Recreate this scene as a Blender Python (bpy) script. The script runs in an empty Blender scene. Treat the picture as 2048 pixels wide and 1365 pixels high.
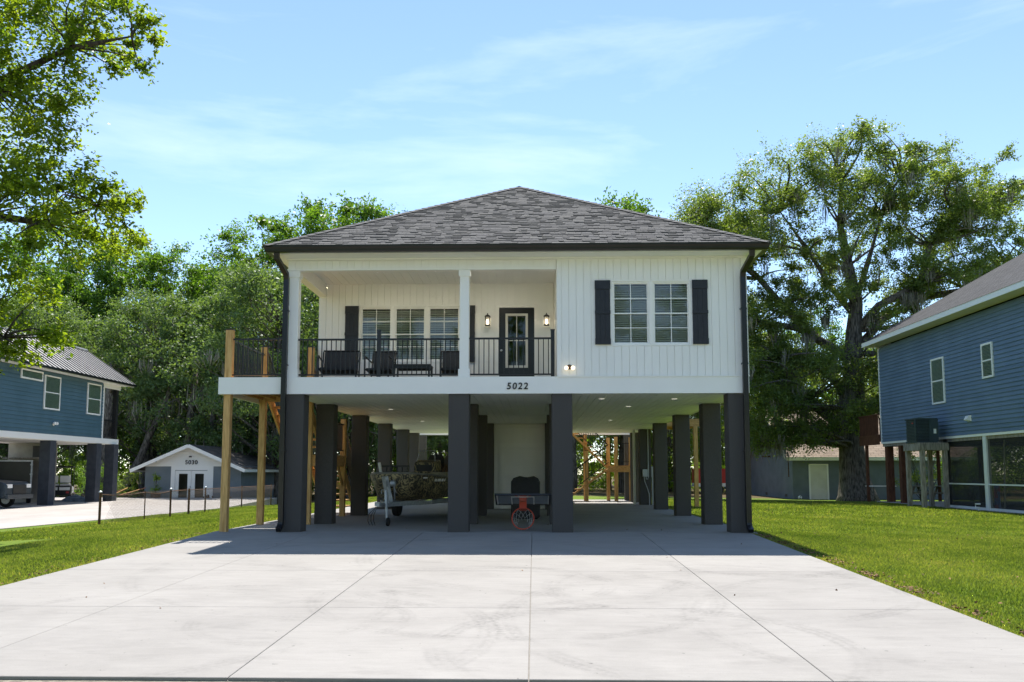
import bpy, math, random
import numpy as np
from mathutils import Vector, Matrix
R = math.radians
random.seed(7)
sc = bpy.context.scene
C = sc.collection

# ------------------------------------------------------------------ camera
cd = bpy.data.cameras.new('camera')
cam = bpy.data.objects.new('camera', cd); C.objects.link(cam); sc.camera = cam
cd.sensor_width = 36; cd.lens = 29.684; cd.shift_y = 0.0476
cd.clip_start = 0.1; cd.clip_end = 2000
cam.location = (0, -16.76, 1.176)
cam.rotation_euler = (R(90 + 5.578), 0, R(1.4748))

# ------------------------------------------------------------------ sky, sun, exposure
SUN_EL, SUN_AZ = 62.5, 1.0        # the sun stands behind the house, high
wd = bpy.data.worlds.new('World'); sc.world = wd; wd.use_nodes = True
nt = wd.node_tree; nt.nodes.clear()
def wn(t, **k):
    n = nt.nodes.new(t)
    for a, b in k.items(): setattr(n, a, b)
    return n
wo = wn('ShaderNodeOutputWorld'); bg = wn('ShaderNodeBackground'); sky = wn('ShaderNodeTexSky')
sky.sky_type = 'NISHITA'; sky.sun_disc = False
sky.sun_elevation = R(SUN_EL); sky.sun_rotation = R(SUN_AZ)
sky.altitude = 0; sky.air_density = 0.75; sky.dust_density = 0.0; sky.ozone_density = 4.5
bg.inputs['Strength'].default_value = 0.099
# thin summer clouds all round the sky
tc = wn('ShaderNodeTexCoord'); mp = wn('ShaderNodeMapping'); mp.inputs['Scale'].default_value = (0.9, 0.9, 4.6)
mp.inputs['Location'].default_value = (3.1, 1.4, 0.2)
nz = wn('ShaderNodeTexNoise'); nz.inputs['Scale'].default_value = 2.9; nz.inputs['Detail'].default_value = 7; nz.inputs['Roughness'].default_value = 0.58
nz.inputs['Distortion'].default_value = 0.35
cr = wn('ShaderNodeValToRGB'); cr.color_ramp.elements[0].position = 0.52; cr.color_ramp.elements[1].position = 0.82
cr.color_ramp.elements[1].color = (0.18, 0.18, 0.18, 1)
mx = wn('ShaderNodeMixRGB'); mx.inputs['Color2'].default_value = (6.4, 6.5, 6.6, 1)
L = nt.links
L.new(tc.outputs['Generated'], mp.inputs['Vector']); L.new(mp.outputs[0], nz.inputs['Vector'])
L.new(nz.outputs['Fac'], cr.inputs['Fac']); L.new(cr.outputs['Color'], mx.inputs['Fac'])
tn = wn('ShaderNodeMixRGB', blend_type='MULTIPLY'); tn.inputs['Fac'].default_value = 1; tn.inputs['Color2'].default_value = (1.02, 0.92, 0.80, 1)   # sky colour tinted a little warmer than the model, so shade turns less blue
L.new(sky.outputs['Color'], tn.inputs['Color1']); L.new(tn.outputs['Color'], mx.inputs['Color1']); L.new(mx.outputs['Color'], bg.inputs['Color'])
L.new(bg.outputs[0], wo.inputs['Surface'])
sl = bpy.data.lights.new('sun', 'SUN'); sl.energy = 2.6; sl.angle = R(0.53); sl.color = (1.0, 0.96, 0.90)
sun = bpy.data.objects.new('sun', sl); C.objects.link(sun)
sun.rotation_euler = (R(-(90 - SUN_EL)), 0, R(-SUN_AZ)); sun.location = (0, 30, 60)
sc.view_settings.view_transform = 'Standard'; sc.view_settings.look = 'None'
sc.view_settings.exposure = 1.8; sc.view_settings.gamma = 1
sc.cycles.max_bounces = 10; sc.cycles.diffuse_bounces = 8; sc.cycles.transparent_max_bounces = 12; sc.cycles.caustics_reflective = False; sc.cycles.caustics_refractive = False

# ------------------------------------------------------------------ materials
MATS = {}
def mat(name, c1, c2=None, rough=0.6, scale=3.0, detail=5, lo=0.35, hi=0.65, bump=0.0, bscale=60.0, stretch=(1, 1, 1),
        metal=0.0, spec=0.5, vary=0.0, attr=None, trans=0.0, emit=None):
    """Principled with world-space noise between two colours, bump, per-object value variation"""
    m = bpy.data.materials.new(name); m.use_nodes = True; t = m.node_tree; N = t.nodes; K = t.links
    b = N['Principled BSDF']; out = N['Material Output']
    b.inputs['Roughness'].default_value = rough; b.inputs['Metallic'].default_value = metal
    b.inputs['Specular IOR Level'].default_value = spec
    col = None
    geo = N.new('ShaderNodeNewGeometry'); mp = N.new('ShaderNodeMapping'); mp.inputs['Scale'].default_value = stretch
    K.new(geo.outputs['Position'], mp.inputs['Vector'])
    if c2 is not None:
        rp = N.new('ShaderNodeValToRGB'); rp.color_ramp.elements[0].position = lo; rp.color_ramp.elements[1].position = hi
        rp.color_ramp.elements[0].color = (*c1, 1); rp.color_ramp.elements[1].color = (*c2, 1)
        nz = N.new('ShaderNodeTexNoise'); nz.inputs['Scale'].default_value = scale; nz.inputs['Detail'].default_value = detail
        K.new(mp.outputs[0], nz.inputs['Vector'])
        if attr:
            at = N.new('ShaderNodeAttribute'); at.attribute_name = attr
            ad = N.new('ShaderNodeMath'); ad.operation = 'MULTIPLY_ADD'; ad.inputs[1].default_value = 0.6
            K.new(at.outputs['Fac'], ad.inputs[0])
            m2 = N.new('ShaderNodeMath'); m2.operation = 'MULTIPLY_ADD'; m2.inputs[1].default_value = 0.9; m2.inputs[2].default_value = -0.25
            K.new(nz.outputs['Fac'], m2.inputs[0]); K.new(m2.outputs[0], ad.inputs[2]); K.new(ad.outputs[0], rp.inputs['Fac'])
        else:
            K.new(nz.outputs['Fac'], rp.inputs['Fac'])
        col = rp.outputs['Color']
    if vary:
        oi = N.new('ShaderNodeObjectInfo'); mr = N.new('ShaderNodeMapRange')
        mr.inputs['To Min'].default_value = 1 - vary; mr.inputs['To Max'].default_value = 1 + vary
        K.new(oi.outputs['Random'], mr.inputs['Value'])
        mm = N.new('ShaderNodeMixRGB'); mm.blend_type = 'MULTIPLY'; mm.inputs['Fac'].default_value = 1
        if col is not None: K.new(col, mm.inputs['Color1'])
        else: mm.inputs['Color1'].default_value = (*c1, 1)
        K.new(mr.outputs[0], mm.inputs['Color2']); col = mm.outputs['Color']
    if col is not None: K.new(col, b.inputs['Base Color'])
    else: b.inputs['Base Color'].default_value = (*c1, 1)
    if bump:
        bn = N.new('ShaderNodeTexNoise'); bn.inputs['Scale'].default_value = bscale; bn.inputs['Detail'].default_value = 4
        bu = N.new('ShaderNodeBump'); bu.inputs['Strength'].default_value = bump; bu.inputs['Distance'].default_value = 0.02
        K.new(mp.outputs[0], bn.inputs['Vector']); K.new(bn.outputs['Fac'], bu.inputs['Height']); K.new(bu.outputs[0], b.inputs['Normal'])
    if trans:
        tr = N.new('ShaderNodeBsdfTranslucent'); ms = N.new('ShaderNodeMixShader'); ms.inputs[0].default_value = trans
        if col is not None:
            g = N.new('ShaderNodeMixRGB'); g.blend_type = 'MULTIPLY'; g.inputs['Fac'].default_value = 1
            g.inputs['Color2'].default_value = (1.75, 1.85, 0.5, 1); K.new(col, g.inputs['Color1']); K.new(g.outputs[0], tr.inputs['Color'])
        K.new(b.outputs[0], ms.inputs[1]); K.new(tr.outputs[0], ms.inputs[2]); K.new(ms.outputs[0], out.inputs['Surface'])
    if emit:
        b.inputs['Emission Color'].default_value = (*emit[0], 1); b.inputs['Emission Strength'].default_value = emit[1]
    MATS[name] = m
    return m

white = mat('white_vinyl', (0.87, 0.855, 0.815), (0.89, 0.875, 0.835), rough=0.45, scale=1.2, vary=0.015)
trim = mat('white_trim', (0.88, 0.865, 0.825), (0.90, 0.885, 0.845), rough=0.4, scale=2.0)
soffit = mat('white_soffit', (0.84, 0.835, 0.81), (0.88, 0.875, 0.85), rough=0.5, scale=0.8, vary=0.02)
stucco = mat('charcoal_stucco', (0.080, 0.074, 0.069), (0.112, 0.104, 0.097), rough=0.85, scale=120, detail=3, bump=0.9, bscale=180, spec=0.25)
blackm = mat('black_metal', (0.012, 0.012, 0.014), rough=0.35, spec=0.5)
blackg = mat('black_gutter', (0.005, 0.005, 0.006), (0.008, 0.008, 0.009), rough=0.3, scale=3)
navy = mat('black_shutter', (0.012, 0.013, 0.018), (0.017, 0.018, 0.024), rough=0.5, scale=8)
wood = mat('treated_pine', (0.46, 0.265, 0.095), (0.66, 0.42, 0.175), rough=0.75, scale=9, stretch=(3, 3, 0.35), bump=0.25, bscale=40, vary=0.12, spec=0.2)
woodh = mat('treated_pine_plank', (0.42, 0.235, 0.09), (0.62, 0.38, 0.16), rough=0.75, scale=9, stretch=(1, 1, 3), bump=0.2, bscale=40, vary=0.14, spec=0.2)
greywood = mat('weathered_wood', (0.17, 0.15, 0.125), (0.36, 0.33, 0.29), rough=0.85, scale=8, stretch=(3, 3, 0.4), bump=0.3, bscale=50, vary=0.1, spec=0.2)
redwood = mat('brown_stained_wood', (0.09, 0.038, 0.022), (0.15, 0.062, 0.036), rough=0.75, scale=8, stretch=(2, 2, 0.5), bump=0.2, vary=0.12, spec=0.2)
steel = mat('galvanised_steel', (0.36, 0.38, 0.40), (0.50, 0.52, 0.53), rough=0.45, scale=14, metal=0.6)
rubber = mat('tyre_rubber', (0.012, 0.012, 0.012), rough=0.8)
blackpl = mat('black_plastic', (0.010, 0.010, 0.011), (0.018, 0.018, 0.019), rough=0.5, scale=10)
wickerm = mat('dark_sling_fabric', (0.020, 0.021, 0.023), (0.034, 0.035, 0.038), rough=0.8, scale=60)
rustp = mat('rusty_pipe', (0.045, 0.028, 0.018), (0.15, 0.062, 0.026), rough=0.85, scale=12, bump=0.3)
blueR = mat('navy_lap_siding', (0.118, 0.178, 0.255), (0.145, 0.212, 0.298), rough=0.6, scale=1.0, vary=0.05)
blueL = mat('slate_blue_lap_siding', (0.064, 0.134, 0.172), (0.082, 0.160, 0.204), rough=0.6, scale=1.0, vary=0.05)
greyw = mat('slate_grey_painted_wall', (0.125, 0.15, 0.18), (0.16, 0.188, 0.222), rough=0.75, scale=1.5, bump=0.3, bscale=30)
blockw = mat('grey_painted_block', (0.14, 0.17, 0.19), (0.18, 0.21, 0.23), rough=0.8, scale=1.2, bump=0.3, bscale=30)
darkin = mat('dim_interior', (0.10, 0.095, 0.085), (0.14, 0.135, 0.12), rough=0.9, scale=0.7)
creamd = mat('cream_door_paint', (0.62, 0.60, 0.53), (0.70, 0.68, 0.61), rough=0.5, scale=2)
redp = mat('red_paint', (0.55, 0.05, 0.045), rough=0.35)
orange = mat('rim_orange', (0.62, 0.075, 0.03), rough=0.4)
netm = mat('white_net_cord', (0.7, 0.7, 0.7), rough=0.8)
bulb = mat('lit_bulb', (1, 0.9, 0.75), emit=((1, 0.82, 0.55), 3.5))
ledm = mat('lit_led_disc', (1, 1, 1), emit=((1, 0.93, 0.80), 28))
conduit = mat('grey_pvc', (0.45, 0.46, 0.47), rough=0.5)
leafl = mat('brown_dead_leaf', (0.07, 0.032, 0.014), (0.24, 0.13, 0.055), rough=0.9, scale=30, attr='rnd')

def glass_mat(name, tint, refl=1.0):
    m = bpy.data.materials.new(name); m.use_nodes = True; t = m.node_tree; N = t.nodes; K = t.links
    N.remove(N['Principled BSDF'])
    tr = N.new('ShaderNodeBsdfTransparent'); tr.inputs[0].default_value = (*tint, 1)
    gl = N.new('ShaderNodeBsdfGlossy'); gl.inputs['Roughness'].default_value = 0.02
    fr = N.new('ShaderNodeFresnel'); fr.inputs['IOR'].default_value = 1.75
    ma = N.new('ShaderNodeMath'); ma.operation = 'MULTIPLY'; ma.inputs[1].default_value = refl; ma.use_clamp = True
    ms = N.new('ShaderNodeMixShader'); K.new(fr.outputs[0], ma.inputs[0]); K.new(ma.outputs[0], ms.inputs[0])
    K.new(tr.outputs[0], ms.inputs[1]); K.new(gl.outputs[0], ms.inputs[2]); K.new(ms.outputs[0], N['Material Output'].inputs['Surface'])
    return m
glass = glass_mat('window_glass', (0.80, 0.86, 0.80), 0.9)
clear = glass_mat('clear_acrylic', (0.80, 0.84, 0.82), 1.0)
def screen_mat():
    m = bpy.data.materials.new('insect_screen'); m.use_nodes = True; t = m.node_tree; N = t.nodes; K = t.links
    b = N['Principled BSDF']; b.inputs['Base Color'].default_value = (0.012, 0.014, 0.016, 1); b.inputs['Roughness'].default_value = 0.7
    tr = N.new('ShaderNodeBsdfTransparent'); ms = N.new('ShaderNodeMixShader'); ms.inputs[0].default_value = 0.72
    K.new(tr.outputs[0], ms.inputs[1]); K.new(b.outputs[0], ms.inputs[2]); K.new(ms.outputs[0], N['Material Output'].inputs['Surface'])
    return m
screen = screen_mat()

# concrete, with tyre scuffs and water stains
def concrete_mat(name, arcs, c1, c2):
    m = bpy.data.materials.new(name); m.use_nodes = True; t = m.node_tree; N = t.nodes; K = t.links
    b = N['Principled BSDF']; b.inputs['Roughness'].default_value = 0.82; b.inputs['Specular IOR Level'].default_value = 0.3
    geo = N.new('ShaderNodeNewGeometry')
    def noise(s, d, r=0.55, st=None):
        n = N.new('ShaderNodeTexNoise'); n.inputs['Scale'].default_value = s; n.inputs['Detail'].default_value = d; n.inputs['Roughness'].default_value = r
        if st:
            mp = N.new('ShaderNodeMapping'); mp.inputs['Scale'].default_value = st; K.new(geo.outputs['Position'], mp.inputs[0]); K.new(mp.outputs[0], n.inputs['Vector'])
        else: K.new(geo.outputs['Position'], n.inputs['Vector'])
        return n.outputs['Fac']
    def ramp(f, p0, p1, a, bb):
        r = N.new('ShaderNodeMapRange'); r.inputs['From Min'].default_value = p0; r.inputs['From Max'].default_value = p1
        r.inputs['To Min'].default_value = a; r.inputs['To Max'].default_value = bb; K.new(f, r.inputs[0]); return r.outputs[0]
    def mth(op, x, y):
        n = N.new('ShaderNodeMath'); n.operation = op
        for i, v in enumerate((x, y)):
            if isinstance(v, (int, float)): n.inputs[i].default_value = v
            else: K.new(v, n.inputs[i])
        return n.outputs[0]
    base = N.new('ShaderNodeMixRGB'); base.inputs['Color1'].default_value = (*c1, 1); base.inputs['Color2'].default_value = (*c2, 1)
    K.new(ramp(noise(0.55, 6, 0.6), 0.32, 0.68, 0, 1), base.inputs['Fac'])
    v = ramp(noise(90, 3), 0.2, 0.8, 0.93, 1.06)                      # fine grain
    v = mth('MULTIPLY', v, ramp(noise(7, 8, 0.7, (0.35, 1.6, 1)), 0.25, 0.75, 0.90, 1.06))   # broom finish streaks
    v = mth('MULTIPLY', v, ramp(noise(0.9, 6, 0.65), 0.32, 0.55, 0.89, 1.0))   # old water stains
    v = mth('MULTIPLY', v, ramp(noise(2.6, 9, 0.72, (0.5, 1.3, 1)), 0.55, 0.70, 1.0, 0.86))   # scuffs
    v = mth('MULTIPLY', v, ramp(noise(14, 2), 0.735, 0.76, 1.0, 0.55))   # little dark specks
    brk = ramp(noise(1.3, 3), 0.40, 0.62, 0, 1); fin = ramp(noise(22, 3), 0.35, 0.6, 0.2, 1)
    sep = N.new('ShaderNodeSeparateXYZ'); K.new(geo.outputs['Position'], sep.inputs[0])
    for (cx, cy, r, w, k) in arcs:
        dx = mth('SUBTRACT', sep.outputs[0], cx); dy = mth('SUBTRACT', sep.outputs[1], cy)
        d = mth('POWER', mth('ADD', mth('MULTIPLY', dx, dx), mth('MULTIPLY', dy, dy)), 0.5)
        q = mth('ABSOLUTE', mth('SUBTRACT', d, r), 0.0)
        band = ramp(q, w * 0.6, w, 1, 0)
        ribs = ramp(mth('SINE', mth('MULTIPLY', d, 2 * math.pi / (w * 0.62)), 0.0), -1, 1, 0.55, 1)
        f = mth('MULTIPLY', mth('MULTIPLY', mth('MULTIPLY', band, brk), fin), ribs)
        v = mth('MULTIPLY', v, mth('SUBTRACT', 1.0, mth('MULTIPLY', f, k * 1.05)))
    oi = N.new('ShaderNodeObjectInfo'); v = mth('MULTIPLY', v, ramp(oi.outputs['Random'], 0, 1, 0.965, 1.03))
    mm = N.new('ShaderNodeMixRGB'); mm.blend_type = 'MULTIPLY'; mm.inputs['Fac'].default_value = 1
    K.new(base.outputs[0], mm.inputs['Color1']); K.new(v, mm.inputs['Color2']); K.new(mm.outputs[0], b.inputs['Base Color'])
    bu = N.new('ShaderNodeBump'); bu.inputs['Strength'].default_value = 0.25; bu.inputs['Distance'].default_value = 0.004
    K.new(noise(60, 5, 0.7, (0.4, 1.5, 1)), bu.inputs['Height']); K.new(bu.outputs[0], b.inputs['Normal'])
    return m
concrete = concrete_mat('broomed_concrete', [(-3.0, -9.2, 2.6, .13, .22), (2.2, -6.6, 2.0, .14, .22), (2.6, -8.4, 2.9, .14, .2), (-0.6, -6.4, 1.5, .12, .22), (-0.2, -7.2, 2.2, .12, .16),
    (4.6, -8.6, 3.1, .14, .18), (0.9, -9.6, 1.7, .13, .2), (-4.9, -8.0, 3.4, .12, .16), (-1.6, -5.0, 3.6, .15, .16), (3.1, -4.6, 1.1, .12, .2), (-2.2, -8.6, 1.0, .1, .16), (1.3, -3.4, 3.9, .16, .14)],
    (0.268, 0.251, 0.229), (0.305, 0.287, 0.263))
concrete_n = concrete_mat('neighbour_concrete', [], (0.34, 0.305, 0.272), (0.41, 0.375, 0.34))

# shingle tones
shing = []
for i, c in enumerate([(0.106, 0.103, 0.100), (0.120, 0.116, 0.111), (0.096, 0.094, 0.093), (0.130, 0.125, 0.118), (0.112, 0.109, 0.107), (0.076, 0.074, 0.074)]):
    shing.append(mat('asphalt_shingle_%d' % i, tuple(v * 0.85 for v in c), tuple(v * 1.15 for v in c), rough=0.9, scale=70, detail=3, bump=0.5, bscale=200, spec=0.25))
def brickroof(name, c1, c2, c3, bw, bh):
    m = bpy.data.materials.new(name); m.use_nodes = True; N = m.node_tree.nodes; K = m.node_tree.links; b = N['Principled BSDF']
    b.inputs['Roughness'].default_value = 0.9; b.inputs['Specular IOR Level'].default_value = 0.2
    uv = N.new('ShaderNodeTexCoord'); br = N.new('ShaderNodeTexBrick'); br.inputs['Scale'].default_value = 1
    br.inputs['Color1'].default_value = (*c1, 1); br.inputs['Color2'].default_value = (*c2, 1); br.inputs['Mortar'].default_value = (*c3, 1)
    br.inputs['Brick Width'].default_value = bw; br.inputs['Row Height'].default_value = bh; br.inputs['Mortar Size'].default_value = 0.018; br.inputs['Mortar Smooth'].default_value = 0.4
    nz = N.new('ShaderNodeTexNoise'); nz.inputs['Scale'].default_value = 1.1; nz.inputs['Detail'].default_value = 6
    mr = N.new('ShaderNodeMapRange'); mr.inputs['To Min'].default_value = 0.6; mr.inputs['To Max'].default_value = 1.4
    mm = N.new('ShaderNodeMixRGB'); mm.blend_type = 'MULTIPLY'; mm.inputs['Fac'].default_value = 1
    K.new(uv.outputs['UV'], br.inputs['Vector']); K.new(uv.outputs['UV'], nz.inputs['Vector']); K.new(nz.outputs['Fac'], mr.inputs[0])
    K.new(br.outputs['Color'], mm.inputs['Color1']); K.new(mr.outputs[0], mm.inputs['Color2']); K.new(mm.outputs[0], b.inputs['Base Color'])
    bu = N.new('ShaderNodeBump'); bu.inputs['Strength'].default_value = 0.6; bu.inputs['Distance'].default_value = 0.02; bu.invert = True
    K.new(br.outputs['Fac'], bu.inputs['Height']); K.new(bu.outputs[0], b.inputs['Normal'])
    return m
roofR = brickroof('dark_shingle_roof', (0.036, 0.037, 0.040), (0.056, 0.056, 0.059), (0.020, 0.021, 0.023), 0.33, 0.15)
roofG = brickroof('brown_shingle_roof', (0.27, 0.205, 0.155), (0.35, 0.275, 0.215), (0.16, 0.12, 0.09), 0.45, 0.2)
roofS = brickroof('old_shed_shingle_roof', (0.085, 0.072, 0.065), (0.14, 0.12, 0.105), (0.04, 0.036, 0.034), 0.4, 0.17)

# foliage
def leafmat(name, c1, c2, tr=0.42, rough=0.45, spec=0.3): return mat(name, c1, c2, rough=rough, scale=0.9, detail=3, lo=0.1, hi=0.8, attr='rnd', trans=tr, spec=spec)
leaf_near = leafmat('elm_leaf', (0.070, 0.125, 0.014), (0.210, 0.250, 0.030), 0.60)
leaf_oak = leafmat('live_oak_leaf', (0.072, 0.118, 0.036), (0.200, 0.245, 0.084), 0.48, 0.40)
leaf_grey = leafmat('grey_green_oak_leaf', (0.062, 0.112, 0.046), (0.185, 0.250, 0.112), 0.36, 0.5, 0.2)
leaf_brt = leafmat('bright_green_leaf', (0.046, 0.110, 0.016), (0.145, 0.235, 0.040), 0.45)
leaf_pine = leafmat('pine_needle', (0.030, 0.056, 0.030), (0.072, 0.110, 0.055), 0.2)
leaf_under = leafmat('understorey_leaf', (0.090, 0.160, 0.016), (0.23, 0.32, 0.045), 0.5)
grassb = leafmat('grass_blade', (0.076, 0.118, 0.028), (0.220, 0.245, 0.080), 0.45, 0.8, 0.05)
for n_ in grassb.node_tree.nodes:
    if n_.type == 'VALTORGB':
        e_ = n_.color_ramp.elements.new(0.97); e_.color = (0.34, 0.27, 0.13, 1)
mossm = mat('spanish_moss', (0.16, 0.15, 0.115), (0.30, 0.28, 0.22), rough=0.95, scale=8, attr='rnd')
bark = mat('dark_oak_bark', (0.050, 0.043, 0.037), (0.205, 0.180, 0.154), rough=0.95, scale=9, stretch=(1.6, 1.6, 0.35), bump=1.0, bscale=16, spec=0.15)
bark2 = mat('grey_brown_bark', (0.035, 0.028, 0.022), (0.10, 0.082, 0.066), rough=0.95, scale=9, stretch=(1.6, 1.6, 0.35), bump=0.8, bscale=16, spec=0.15)

def ground_mat():
    m = bpy.data.materials.new('mown_lawn'); m.use_nodes = True; N = m.node_tree.nodes; K = m.node_tree.links; b = N['Principled BSDF']
    b.inputs['Roughness'].default_value = 0.95; b.inputs['Specular IOR Level'].default_value = 0.1
    g = N.new('ShaderNodeNewGeometry')
    def noise(s, d, r=0.6):
        n = N.new('ShaderNodeTexNoise'); n.inputs['Scale'].default_value = s; n.inputs['Detail'].default_value = d; n.inputs['Roughness'].default_value = r
        K.new(g.outputs['Position'], n.inputs['Vector']); return n.outputs['Fac']
    r1 = N.new('ShaderNodeValToRGB'); e = r1.color_ramp.elements; e[0].position = 0.30; e[0].color = (0.070, 0.120, 0.012, 1); e[1].position = 0.72; e[1].color = (0.215, 0.235, 0.050, 1)
    e2 = r1.color_ramp.elements.new(0.52); e2.color = (0.125, 0.185, 0.022, 1)
    n1 = noise(0.35, 6, 0.65); n2 = noise(6, 6, 0.7); n3 = noise(60, 3)
    a = N.new('ShaderNodeMath'); a.operation = 'MULTIPLY_ADD'; a.inputs[1].default_value = 0.45; K.new(n2, a.inputs[0])
    s = N.new('ShaderNodeMath'); s.operation = 'MULTIPLY'; s.inputs[1].default_value = 0.55; K.new(n1, s.inputs[0]); K.new(s.outputs[0], a.inputs[2])
    K.new(a.outputs[0], r1.inputs['Fac'])
    mr = N.new('ShaderNodeMapRange'); mr.inputs['To Min'].default_value = 0.6; mr.inputs['To Max'].default_value = 1.4; K.new(n3, mr.inputs[0])
    mm = N.new('ShaderNodeMixRGB'); mm.blend_type = 'MULTIPLY'; mm.inputs['Fac'].default_value = 1; K.new(r1.outputs[0], mm.inputs['Color1']); K.new(mr.outputs[0], mm.inputs['Color2'])
    # bare forest floor far back, thatch
    sp = N.new('ShaderNodeSeparateXYZ'); K.new(g.outputs['Position'], sp.inputs[0])
    wob = N.new('ShaderNodeMath'); wob.operation = 'MULTIPLY_ADD'; wob.inputs[1].default_value = 9.0; K.new(n1, wob.inputs[0]); K.new(sp.outputs[1], wob.inputs[2])
    fr = N.new('ShaderNodeMapRange'); fr.inputs['From Min'].default_value = 36; fr.inputs['From Max'].default_value = 40; K.new(wob.outputs[0], fr.inputs[0])
    lit = N.new('ShaderNodeValToRGB'); lit.color_ramp.elements[0].color = (0.06, 0.04, 0.022, 1); lit.color_ramp.elements[1].color = (0.15, 0.12, 0.06, 1); K.new(n2, lit.inputs['Fac'])
    fm = N.new('ShaderNodeMixRGB'); K.new(fr.outputs[0], fm.inputs['Fac']); K.new(mm.outputs[0], fm.inputs['Color1']); K.new(lit.outputs[0], fm.inputs['Color2'])
    K.new(fm.outputs[0], b.inputs['Base Color'])
    bu = N.new('ShaderNodeBump'); bu.inputs['Strength'].default_value = 0.8; bu.inputs['Distance'].default_value = 0.03; K.new(n3, bu.inputs['Height']); K.new(bu.outputs[0], b.inputs['Normal'])
    return m
lawnm = ground_mat()
roadm = mat('gravelly_asphalt', (0.16, 0.135, 0.108), (0.30, 0.26, 0.205), rough=0.95, scale=16, detail=8, bump=0.8, bscale=60, spec=0.2)

# ------------------------------------------------------------------ mesh helpers
UNIT = {}
def link(o, parent=None, **props):
    C.objects.link(o)
    if parent is not None:
        o.parent = parent
        if parent.type == 'MESH' and parent.data in UNIT.values(): o.matrix_parent_inverse = parent.matrix_basis.inverted()
    for k, v in props.items():
        if v is not None: o[k] = v
    return o
def thing(name, label, category, loc=(0, 0, 0), rz=0, group=None):
    o = bpy.data.objects.new(name, None); o.empty_display_size = 0.2; o.location = loc; o.rotation_euler = (0, 0, rz)
    return link(o, None, label=label, category=category, group=group)
def unit(m):
    if m.name not in UNIT:
        me = bpy.data.meshes.new('box_' + m.name)
        v = [(x, y, z) for z in (-.5, .5) for y in (-.5, .5) for x in (-.5, .5)]
        me.from_pydata(v, [], [(0, 2, 3, 1), (4, 5, 7, 6), (0, 1, 5, 4), (2, 6, 7, 3), (0, 4, 6, 2), (1, 3, 7, 5)])
        me.materials.append(m); UNIT[m.name] = me
    return UNIT[m.name]
def pc(name, m, parent, x0, x1, y0, y1, z0, z1, rot=None, **props):
    o = bpy.data.objects.new(name, unit(m)); o.location = ((x0 + x1) / 2, (y0 + y1) / 2, (z0 + z1) / 2)
    o.scale = (abs(x1 - x0), abs(y1 - y0), abs(z1 - z0))
    if rot: o.rotation_euler = rot
    return link(o, parent, **props)
def strut(name, m, parent, a, b, w, h, **props):
    """square bar from a to b: w across, h in its own upright direction"""
    a, b = Vector(a), Vector(b); d = b - a; o = bpy.data.objects.new(name, unit(m)); o.location = (a + b) / 2
    o.scale = (w, h, d.length)
    o.rotation_mode = 'QUATERNION'; o.rotation_quaternion = d.to_track_quat('Z', 'Y')
    return link(o, parent, **props)
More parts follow.
